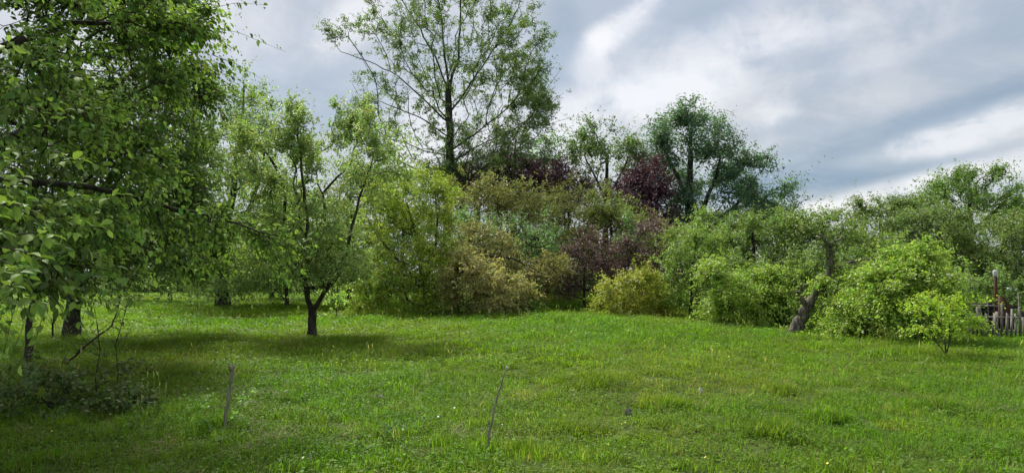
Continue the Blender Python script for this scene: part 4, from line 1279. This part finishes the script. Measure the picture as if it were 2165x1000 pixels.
def capped_post(px, ptop, dd, label, postmat, w=.035, lean=0.0, cap_h=.17):
    b = base_d(px, dd)
    top = at(px, ptop, dd).z - b.z
    r = empty('capped_post', b, label, 'post', 'garden posts with white caps')
    tb = Tubes(); tb.tube([np.array([0, 0, -.1]), np.array([lean * .4, 0, top * .5]), np.array([lean, 0, top - .05])], [w * 1.15, w, w * .85], 7, .08)
    tb.build('post', postmat, r)
    cap = Tubes()
    h = cap_h
    cap.tube([np.array([lean, 0, top - h]), np.array([lean, 0, top - h + .01]), np.array([lean, 0, top - .04]), np.array([lean, 0, top - .012]), np.array([lean, 0, top])], [.052, .055, .058, .052, .03], 10, .03)
    cap.build('cap', MAT_PALE, r)


capped_post(2006, 579, 16.7, 'dark post with white plastic cap between bush and garden, middle of the three', MAT_DARKWOOD)
capped_post(2103, 571, 17.8, 'leaning rusty brown post with white plastic cap above the picket fence', MAT_RUST, .045, .03)
capped_post(1938, 578, 16.4, 'slim post with white plastic cap half hidden by the bright shrub', MAT_DARKWOOD)

# rusty sheet-metal wedge at the foot of the brown post
b = base_d(2116, 17.9)
V = np.array([(-.10, -.05, .0), (.30, -.05, .0), (.30, .06, .0), (-.10, .06, .0), (-.06, -.03, 1.0), (.02, -.03, .95), (.02, .04, .95), (-.06, .04, 1.0), (.26, -.05, .72), (.26, .05, .72)])
L = [0, 1, 8, 5, 4, 3, 7, 6, 9, 2, 4, 5, 6, 7, 5, 8, 9, 6, 1, 2, 9, 8, 0, 4, 7, 3, 0, 3, 2, 1]
o = link('rusty_board', mesh_np('rusty_board', V, L, [5, 5, 4, 4, 4, 4, 4], MAT_RUST), None, b)
tag(o, 'rusty brown board leaning at the foot of the brown capped post', 'board')
# stacked dark boards
b = base_d(2055, 18.6)
pile = empty('board_stack', b, 'stack of dark old boards behind the picket fence', 'boards')
for i in range(5):
    o = link('plank', box_mesh('plank', 1.15 - .05 * i, .3, .05, MAT_DARKWOOD), pile)
    o.location = (RNG.uniform(-.05, .05), RNG.uniform(-.05, .05), .50 + i * .053); o.rotation_euler = (0, 0, RNG.normal(0, .06))
for sx in (-.4, .4):
    o = link('trestle', box_mesh('trestle', .1, .28, .50, MAT_DARKWOOD), pile); o.location = (sx, 0, 0)
b = base_d(2085, 17.7)
o = link('pale_plank', box_mesh('pale_plank', .75, .10, .03, MAT_WOOD), None, (b.x, b.y, .70)); o.rotation_euler = (0, .02, fang)
tag(o, 'pale grey plank lying along the top of the picket fence', 'plank')
# crumpled plastic sheets
for (px, py, dd, w, h, lab, mt) in ((2140, 612, 21.8, .18, .09, 'dark heap topped by a crumpled blue-grey plastic sheet behind the picket fence', MAT_SHEET), (1961, 610, 17.6, .15, .11, 'dark heap with a pale grey sack on top, above the airy shrub', MAT_STONE)):
    c = at(px, py, dd)
    V, L, T = [], [], []
    nu, nv = 12, 7
    for j in range(nv):
        th = j / (nv - 1) * math.pi * .5
        for i in range(nu):
            ph = i / nu * 2 * math.pi
            q = 1 + .5 * mnoise.noise(Vector((math.cos(ph) * 1.3 + px, math.sin(ph) * 1.3, j * .5)))
            V.append((w * math.cos(th) * math.cos(ph) * q, w * math.cos(th) * math.sin(ph) * q, .72 * math.sin(th) * h * 2 * (1 + .5 * mnoise.noise(Vector((ph * 1.5, j * .9, px))))))
    for j in range(nv - 1):
        for i in range(nu):
            L += [j * nu + i, j * nu + (i + 1) % nu, (j + 1) * nu + (i + 1) % nu, (j + 1) * nu + i]; T.append(4)
    g0 = gz(c.x, c.y)
    r = empty('covered_heap', (c.x, c.y, g0), lab, 'heap')
    o = link('sheet' if mt is MAT_SHEET else 'sack', mesh_np('sheet', V, L, T, mt), r, (0, 0, c.z - h * .5 - g0))
    hb = c.z - h * .5 - g0 + .02
    tb = Tubes(); tb.tube([np.array([0, 0, -.02]), np.array([0, 0, hb * .3]), np.array([0, 0, hb * .7]), np.array([0, 0, hb])], [w * 1.9, w * 1.5, w * 1.1, w * .75], 14, .12)
    tb.build('heap', MAT_DARKWOOD, r)
# thin stakes
for (px, dd, ptop, lab) in ((2152, 17.0, 618, 'thin pale stake rising behind the right end of the picket fence'), (2086, 18.4, 622, 'thin grey stake between the stacked boards and the brown post')):
    b = base_d(px, dd)
    tb = Tubes(); hh = at(px, ptop, dd).z - b.z
    tb.tube([np.array([0, 0, -.1]), np.array([.01, 0, hh * .5]), np.array([.0, 0, hh])], [.02, .018, .014], 6, .1)
    o = tb.build('stake', MAT_WOOD); o.location = b
    tag(o, lab, 'stake', 'garden stakes')
# tangled garden growth above the fence
bush('garden_bush', 'dusty green garden growth behind the boards and capped posts', 2060, 700, [(2040, 610, 46, 30, .8, 46), (2075, 590, 46, 30, .8, 40), (2130, 600, 40, 26, .8, 40), (2010, 640, 30, 24, .6, 24), (2170, 620, 30, 40, .8, 30)],
    11000, .07, (.075, .115, .035), (.11, .16, .05), .2, dd=20.5)

# ------------------------------------------------------------------ left foreground
# second dark-trunked tree in the shade
b = G(150, 716); d = b.y
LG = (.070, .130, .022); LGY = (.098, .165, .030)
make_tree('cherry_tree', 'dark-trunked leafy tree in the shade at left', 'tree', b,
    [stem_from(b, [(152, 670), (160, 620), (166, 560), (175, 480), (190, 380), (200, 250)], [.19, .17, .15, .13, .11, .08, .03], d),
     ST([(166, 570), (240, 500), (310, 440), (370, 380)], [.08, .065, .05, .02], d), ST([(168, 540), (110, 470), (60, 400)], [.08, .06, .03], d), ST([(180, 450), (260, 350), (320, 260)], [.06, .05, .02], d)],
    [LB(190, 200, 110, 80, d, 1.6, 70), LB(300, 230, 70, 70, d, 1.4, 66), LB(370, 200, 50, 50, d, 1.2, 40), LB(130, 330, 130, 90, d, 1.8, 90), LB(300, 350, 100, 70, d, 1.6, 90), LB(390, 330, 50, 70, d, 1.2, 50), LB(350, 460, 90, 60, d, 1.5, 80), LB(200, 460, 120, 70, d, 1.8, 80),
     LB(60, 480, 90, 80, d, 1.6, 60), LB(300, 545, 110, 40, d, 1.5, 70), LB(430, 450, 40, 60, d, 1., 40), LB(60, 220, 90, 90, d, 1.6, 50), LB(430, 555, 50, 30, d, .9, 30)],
    64000, .085, (.038, .064, .017), LGY, .2, lmat=MAT_LEAF_SHADE, clumps=(11, .17), bf=.4, rtip=.006, spread=.12, limb_min=.04)  # leaf colour lowered to paint deep shade into this crown

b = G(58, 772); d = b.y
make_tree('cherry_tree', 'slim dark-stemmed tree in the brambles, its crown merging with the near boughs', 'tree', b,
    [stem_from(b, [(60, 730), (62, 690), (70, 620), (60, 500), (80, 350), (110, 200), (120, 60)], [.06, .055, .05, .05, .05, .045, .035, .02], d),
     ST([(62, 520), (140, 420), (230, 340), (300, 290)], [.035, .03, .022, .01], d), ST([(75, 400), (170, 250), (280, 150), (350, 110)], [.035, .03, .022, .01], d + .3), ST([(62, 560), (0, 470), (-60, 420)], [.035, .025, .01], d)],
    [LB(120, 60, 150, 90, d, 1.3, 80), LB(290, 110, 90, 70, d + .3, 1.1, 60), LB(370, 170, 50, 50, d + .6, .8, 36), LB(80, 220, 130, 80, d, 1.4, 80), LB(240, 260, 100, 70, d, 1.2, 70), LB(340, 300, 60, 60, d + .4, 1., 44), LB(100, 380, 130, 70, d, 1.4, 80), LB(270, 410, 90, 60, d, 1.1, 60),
     LB(60, 500, 110, 50, d, 1.2, 60), LB(210, 500, 90, 50, d, 1.1, 50), LB(330, 480, 50, 60, d + .5, .9, 36), LB(-150, 300, 150, 250, d, 1.6, 90), LB(-300, 200, 150, 300, d + 1, 2., 80), LB(380, 400, 40, 60, d + .6, .8, 26), LB(110, -80, 200, 90, d, 1.5, 60), LB(150, -190, 220, 120, d - 2.3, 1.8, 110), LB(-120, -150, 220, 150, d - 2.6, 2., 110), LB(330, -120, 90, 60, d - 2.2, 1., 50), LB(-300, 0, 200, 200, d - 2., 1.6, 80), LB(20, -90, 180, 60, d - 1.6, 1.6, 120), LB(160, -60, 120, 50, d - 2.4, 1.2, 90), LB(190, -20, 150, 70, d - .7, 1.2, 110), LB(290, 5, 70, 46, d - 2.3, .9, 70)],  # lobes above the view are added to shade the bottom-left grass
    104000, .09, (.038, .063, .017), LGY, .2, lmat=MAT_LEAF_SHADE, clumps=(11, .17), bf=.4, rtip=.005, spread=.1, limb_min=.03, droop=.4)  # leaf colour lowered here as well, standing in for deep shade

# near tree with large leaves, trunk just outside the picture on the left
d = 5.2
b = base_d(-330, d)
near_root, info = make_tree('cherry_tree', 'nearest tree, its large-leaved boughs filling the left edge of the picture', 'tree', b,
    [stem_from(b, [(-330, 760), (-325, 600), (-300, 420), (-270, 200), (-260, 0)], [.17, .15, .13, .12, .10, .06], d),
     ST([(-320, 560), (-200, 420), (-60, 330), (80, 270), (220, 210, .6)], [.07, .055, .04, .025, .01], d),
     ST([(-305, 440), (-200, 250), (-40, 120), (140, 50, .4), (330, 40, .8)], [.07, .055, .04, .025, .01], d),
     ST([(-320, 620), (-220, 540), (-90, 490), (40, 460, -.8), (110, 450, -1.2)], [.055, .045, .03, .02, .008], d),
     ST([(-325, 680), (-220, 620), (-110, 590), (0, 600, -1.0), (60, 570, -1.2)], [.04, .032, .022, .014, .006], d),
     ST([(-280, 250), (-160, 60), (0, -80), (180, -140)], [.06, .05, .035, .012], d),
     ST([(-300, 420), (-60, 375, .6), (190, 395, 1.2), (410, 450, 1.6), (590, 500, 1.8)], [.045, .036, .026, .016, .005], d)],
    [LB(90, 110, 120, 90, d, .7, 50), LB(240, 60, 120, 60, d + .6, .7, 56), LB(350, 30, 56, 46, d + .8, .5, 34), LB(395, 80, 30, 16, d + .9, .3, 14), LB(60, 250, 90, 60, d - .5, .6, 36), LB(200, 230, 90, 60, d + .4, .6, 40), LB(330, 190, 60, 60, d + .8, .5, 32),
     LB(40, 380, 80, 70, d - 1.1, .5, 36), LB(160, 430, 60, 50, d - .5, .5, 30), LB(20, 500, 70, 50, d - 1.4, .4, 26), LB(60, 570, 56, 40, d - 1.4, .4, 20), LB(190, 480, 50, 36, d - .2, .4, 18), LB(-60, 600, 90, 50, d - 1., .5, 20),
     LB(-100, 200, 140, 160, d, 1.2, 60), LB(-200, 0, 200, 150, d, 1.6, 60), LB(-300, -250, 350, 150, d, 2., 80), LB(100, -120, 250, 80, d + .3, 1., 60), LB(-600, 100, 200, 300, d, 1.6, 60), LB(-350, 100, 200, 200, d - 2.2, .8, 50),
     LB(250, 330, 60, 50, d + .8, .5, 24), LB(330, 425, 56, 36, d + 1.4, .4, 22), LB(430, 470, 50, 34, d + 1.6, .4, 24), LB(530, 485, 44, 28, d + 1.8, .4, 20), LB(600, 520, 30, 18, d + 1.8, .25, 12), LB(420, 555, 34, 12, d + 1.6, .3, 8)],
    27000, .056, (.050, .084, .021), (.17, .26, .046), .42, lmat=MAT_LEAF_SHADE, clumps=(11, .16), shoots=1300, bf=.45, rtip=.0035, spread=.075, width=.52, limb_min=.025, droop=.55, detail=True, upright=.9, jit=.06, floor=.5)  # young colour brightened to replace light the backlit near boughs lack

# the leaves nearest to the camera, one by one
crown = info['crown']
protos = []
for k in range(6):
    A = np.array([[1., 0, 0]]); Nn = np.array([[0, 0, 1.]])
    c = foliage_cols(1, (.13, .21, .045), .14, (.23, .34, .07), .5)
    protos.append(leaf_mesh('leaf', np.zeros((1, 3)), A, Nn, np.array([.060 + .004 * k]), np.array([.030 + .003 * k]), c, MAT_LEAF_SHADE, True))
pick = []
for (px, py, rx, ry, dd, cnt) in ((30, 470, 60, 40, 3.0, 34), (70, 560, 60, 40, 3.1, 40), (20, 600, 50, 40, 3.0, 26), (150, 420, 70, 40, 3.9, 34), (200, 470, 60, 40, 4.2, 34), (60, 330, 70, 50, 3.6, 36), (120, 170, 90, 60, 4.2, 34), (220, 250, 80, 60, 4.6, 30),
                                 (300, 640, 20, 24, 4.4, 8), (240, 560, 30, 30, 4.4, 14)):
    s = dd / F
    for q in range(max(1, cnt // 6)):
        # each spray: a whorl of leaves round a shoot tip
        c0 = at(px + RNG.normal(0, rx * .6), py + RNG.normal(0, ry * .6), dd + RNG.normal(0, .15))
        dirn = unit(np.array([RNG.uniform(.1, 1), RNG.uniform(-.6, .1), RNG.uniform(-.25, .3)]))
        tw = Tubes(); tw.tube([np.array(c0) - dirn * .22 - np.array(b), np.array(c0) - dirn * .1 - np.array(b) + np.array([0, 0, .01]), np.array(c0) - np.array(b)], [.0032, .0026, .0016], 5, cap=False)
        sh = tw.build('shoot', MAT_BARK_TWIG, near_root)
        for m_ in range(6):
            ph = m_ * 2.4 + RNG.uniform(0, .6)
            side = unit(np.cross(dirn, [0, 0, 1])); up = np.cross(side, dirn)
            axis = unit(dirn * RNG.uniform(.3, .9) + side * math.cos(ph) + up * math.sin(ph) * .7 + np.array([0, 0, -.25]))
            pick.append((np.array(c0) - dirn * .025 * m_ - np.array(b), axis))
for i, (p, axis) in enumerate(pick[:300]):
    o = link('leaf', protos[i % 6], crown)
    x_ = Vector(axis); z_ = (Vector((RNG.normal(0, .3), RNG.normal(0, .3), 1)))
    y_ = z_.cross(x_).normalized(); z_ = x_.cross(y_)
    mt = Matrix((x_, y_, z_)).transposed().to_4x4()
    s = RNG.uniform(.75, 1.2)
    o.matrix_local = Matrix.Translation(Vector(p)) @ mt @ Matrix.Scale(s, 4)

# thin dark saplings and a leaning dead bough in the left shade
for (px, py, pts, rr, lab) in (
                               (112, 720, [(112, 690), (116, 640), (110, 600)], [.022, .02, .016, .008], 'thin dark stem beside the shaded tree trunk'),):
    bq = G(px, py); dq = bq.y
    P, Rr = stem_from(bq, pts, rr, dq)
    P, Rr = resample([p - np.array(bq) for p in P], Rr, .12)
    r = empty('sapling', bq, lab, 'sapling', 'thin saplings at left')
    tb = Tubes(); tb.tube([p + RNG.normal(0, .008, 3) for p in P], Rr, 7, .08); tb.build('stem', MAT_BARK, r)
    for k in range(7):
        i = RNG.integers(2, len(P))
        dirn = np.array([RNG.normal(0, .6), RNG.normal(0, .4), RNG.uniform(.3, .9)]) * .45
        tb = Tubes(); tb.tube([P[i], P[i] + dirn * .5 + RNG.normal(0, .03, 3), P[i] + dirn], [.007, .005, .002], 5); tb.build('twig', MAT_BARK, r)
bq = G(135, 775); dq = bq.y
r = empty('dead_bough', bq, 'bare dead bough leaning up out of the shaded grass at left', 'branch')
P, Rr = resample([np.zeros(3)] + [np.array(at(px, py, dq + o_)) - np.array(bq) for px, py, o_ in ((165, 745, 0), (205, 712, .1), (235, 690, .2), (250, 650, .2), (258, 620, .2))], [.02, .018, .015, .012, .008, .004], .08)
tb = Tubes(); tb.tube([p + RNG.normal(0, .008, 3) for p in P], Rr, 6, .1); tb.build('main_branch', MAT_BARK_TWIG, r)
for k in range(16):
    i = RNG.integers(3, len(P))
    dirn = np.array([RNG.normal(.1, .5), RNG.normal(0, .4), RNG.normal(.25, .6)]) * .5
    m2 = P[i] + dirn * .5 + RNG.normal(0, .04, 3)
    tb = Tubes(); tb.tube([P[i], m2, P[i] + dirn + np.array([0, 0, -.05])], [.006, .004, .0018], 5)
    q = m2 + RNG.normal(0, .12, 3)
    tb.tube([m2, (m2 + q) / 2 + RNG.normal(0, .02, 3), q], [.0035, .0025, .0015], 5)
    tb.build('twig', MAT_BARK_TWIG, r)

# shaded brambles in the corner
bush('bramble', 'low dark bramble growth spreading through the bottom left corner', 110, 870, [(60, 880, 120, 26, .7, 60), (190, 860, 110, 24, .7, 60), (20, 945, 110, 30, .6, 50), (250, 830, 60, 26, .5, 36), (130, 800, 120, 26, .7, 50), (-90, 900, 130, 50, .9, 60), (150, 945, 90, 22, .5, 36), (60, 830, 60, 40, .5, 40)],
    5200, .05, (.046, .072, .022), (.08, .11, .04), .2, spread=.05, rtip=.0025, width=.7, spray=.22, shoots=260, rise=.5)
for (px, py, pts, lab) in ((205, 850, [(202, 800), (212, 740), (204, 680)], 'thin bare shoot rising from the brambles, leftmost of the pair'),
                           (245, 838, [(250, 790), (244, 730), (262, 670), (268, 640)], 'thin bare shoot rising from the brambles, rightmost of the pair')):
    bq = G(px, py); P, Rr = stem_from(bq, pts, [.010, .008, .006, .004, .003][:len(pts) + 1], bq.y)
    r = empty('sapling', bq, lab, 'sapling', 'bare shoots in the brambles')
    tb = Tubes(); tb.tube([p - np.array(bq) for p in P], Rr, 6, .1); tb.build('stem', MAT_BARK, r)
    for k in range(9):
        q = RNG.uniform(.35, 1) * (len(P) - 1); i0 = min(int(q), len(P) - 2)
        p0 = P[i0] + (P[i0 + 1] - P[i0]) * (q - i0) - np.array(bq)
        dirn = np.array([RNG.normal(0, .22), RNG.normal(0, .18), RNG.uniform(.02, .25)])
        tb = Tubes(); tb.tube([p0, p0 + dirn * .5 + RNG.normal(0, .015, 3), p0 + dirn], [.004, .003, .0015], 5); tb.build('twig', MAT_BARK, r)

# dead stalks in the grass
b = G(474, 912); d = b.y
root = empty('dead_stalk', b, 'grey dead stump-like stalk with frayed top in the left grass', 'stalk')
P, Rr = resample([np.array([0, 0, -.05])] + [np.array(at(px, py, d)) - np.array(b) for px, py in ((478, 875), (482, 845), (487, 810), (490, 785), (492, 772))], [.020, .017, .016, .017, .020, .018], .04)
tb = Tubes(); tb.tube([p + RNG.normal(0, .004, 3) for p in P], Rr, 9, .16); tb.build('stem', MAT_DEAD, root)
for k in range(7):
    a = k / 7 * 6.283
    p0 = P[-2] + np.array([math.cos(a) * .018, math.sin(a) * .018, 0])
    tb = Tubes(); tb.tube([p0, p0 + np.array([math.cos(a) * .01, math.sin(a) * .01, RNG.uniform(.03, .06)]), p0 + np.array([math.cos(a) * .018, math.sin(a) * .018, RNG.uniform(.06, .11)])], [.007, .005, .0012], 5)
    tb.build('splinter', MAT_DEAD, root)
bush('weed', 'leafy weed growing round the foot of the grey dead stalk', 478, 905, [(470, 885, 26, 24, .16, 16), (505, 880, 26, 26, .16, 14), (450, 870, 14, 24, .1, 8)], 330, .04, (.085, .15, .04), (.13, .2, .07), .3, r0=.004, spread=.03, rtip=.0015, cat='weed')

b = G(1030, 962); d = b.y
root = empty('dead_stalk', b, 'thin dead stalk leaning right in the centre foreground', 'stalk')
P, Rr = resample([np.array([0, 0, -.05])] + [np.array(at(px, py, d)) - np.array(b) for px, py in ((1036, 910), (1042, 875), (1052, 840), (1062, 805), (1070, 782))], [.014, .012, .0105, .0085, .0065, .005], .05)
tb = Tubes(); tb.tube([p + RNG.normal(0, .003, 3) for p in P], Rr, 8, .12); tb.build('stem', MAT_DEAD, root)
for (px, py, px2, py2) in ((1070, 782, 1078, 774), (1066, 792, 1072, 776), (1056, 826, 1072, 806), (1036, 905, 1046, 885), (1034, 925, 1022, 900), (1034, 930, 1048, 915)):
    p0 = np.array(at(px, py, d)) - np.array(b); p1 = np.array(at(px2, py2, d + RNG.normal(0, .05))) - np.array(b)
    tb = Tubes(); tb.tube([p0, (p0 + p1) / 2 + RNG.normal(0, .004, 3), p1], [.004, .003, .0012], 5); tb.build('twig', MAT_DEAD, root)
p0 = np.array(at(1071, 781, d)) - np.array(b)
tb = Tubes(); tb.tube([p0, p0 + np.array([0, 0, .012]), p0 + np.array([.004, 0, .026]), p0 + np.array([.006, 0, .034])], [.005, .011, .010, .003], 7, .15); tb.build('seed_head', MAT_PALE, root)
for (px, py, h, lab) in ((970, 718, 22, 'thin dark stalk standing in the grass in front of the yellow-green tree'),):
    bq = G(px, py)
    tb = Tubes(); tb.tube([np.array([0, 0, -.05]), np.array([.01, 0, .2]), np.array([-.01, 0, .36])], [.009, .008, .005], 5, .1)
    o = tb.build('dead_stalk', MAT_BARK_TWIG); o.location = bq; tag(o, lab, 'stalk')

# molehill and stones
def lump(name, label, cat, px, py, r, h, mat, rough=.35, seed=0.0):
    c = G(px, py)
    V, L, T = [], [], []
    nu, nv = 22, 9
    for j in range(nv):
        th = j / (nv - 1) * math.pi * .5
        for i in range(nu):
            ph = i / nu * 6.283
            q = 1 + rough * mnoise.noise(Vector((math.cos(ph) * 2.1 + seed, math.sin(ph) * 2.1, j * .6))) + rough * .6 * RNG.uniform(-1, 1) * .5
            V.append((r * math.cos(th) * math.cos(ph) * q, r * math.cos(th) * math.sin(ph) * q, -.03 + (h + .03) * math.sin(th) * (1 + rough * .4 * RNG.uniform(-1, 1))))
    for j in range(nv - 1):
        for i in range(nu):
            L += [j * nu + i, j * nu + (i + 1) % nu, (j + 1) * nu + (i + 1) % nu, (j + 1) * nu + i]; T.append(4)
    o = link(name, mesh_np(name, V, L, T, mat), None, c)
    return tag(o, label, cat)


lump('molehill', 'grey-brown crumbly molehill in the grass right of the dead stalk', 'molehill', 800, 846, .10, .07, MAT_SOIL, .4, 3.)
lump('molehill', 'small dark soil mound in the grass right of centre', 'molehill', 1328, 878, .05, .09, MAT_SOIL, .4, 7.)
lump('stone', 'small white stone in the grass at the right', 'stone', 1481, 835, .035, .10, MAT_PALE, .3, 9.)
lump('stone', 'tiny white stone at the bottom edge left of centre', 'stone', 655, 974, .012, .07, MAT_PALE, .3, 11.)
bush('weed', 'dark thistle rosette in the front grass left of centre', 812, 934, [(812, 925, 22, 10, .09, 12)], 90, .07, (.05, .09, .035), (.08, .13, .05), .2, r0=.004, spread=.03, rtip=.0015, cat='weed', width=.3)
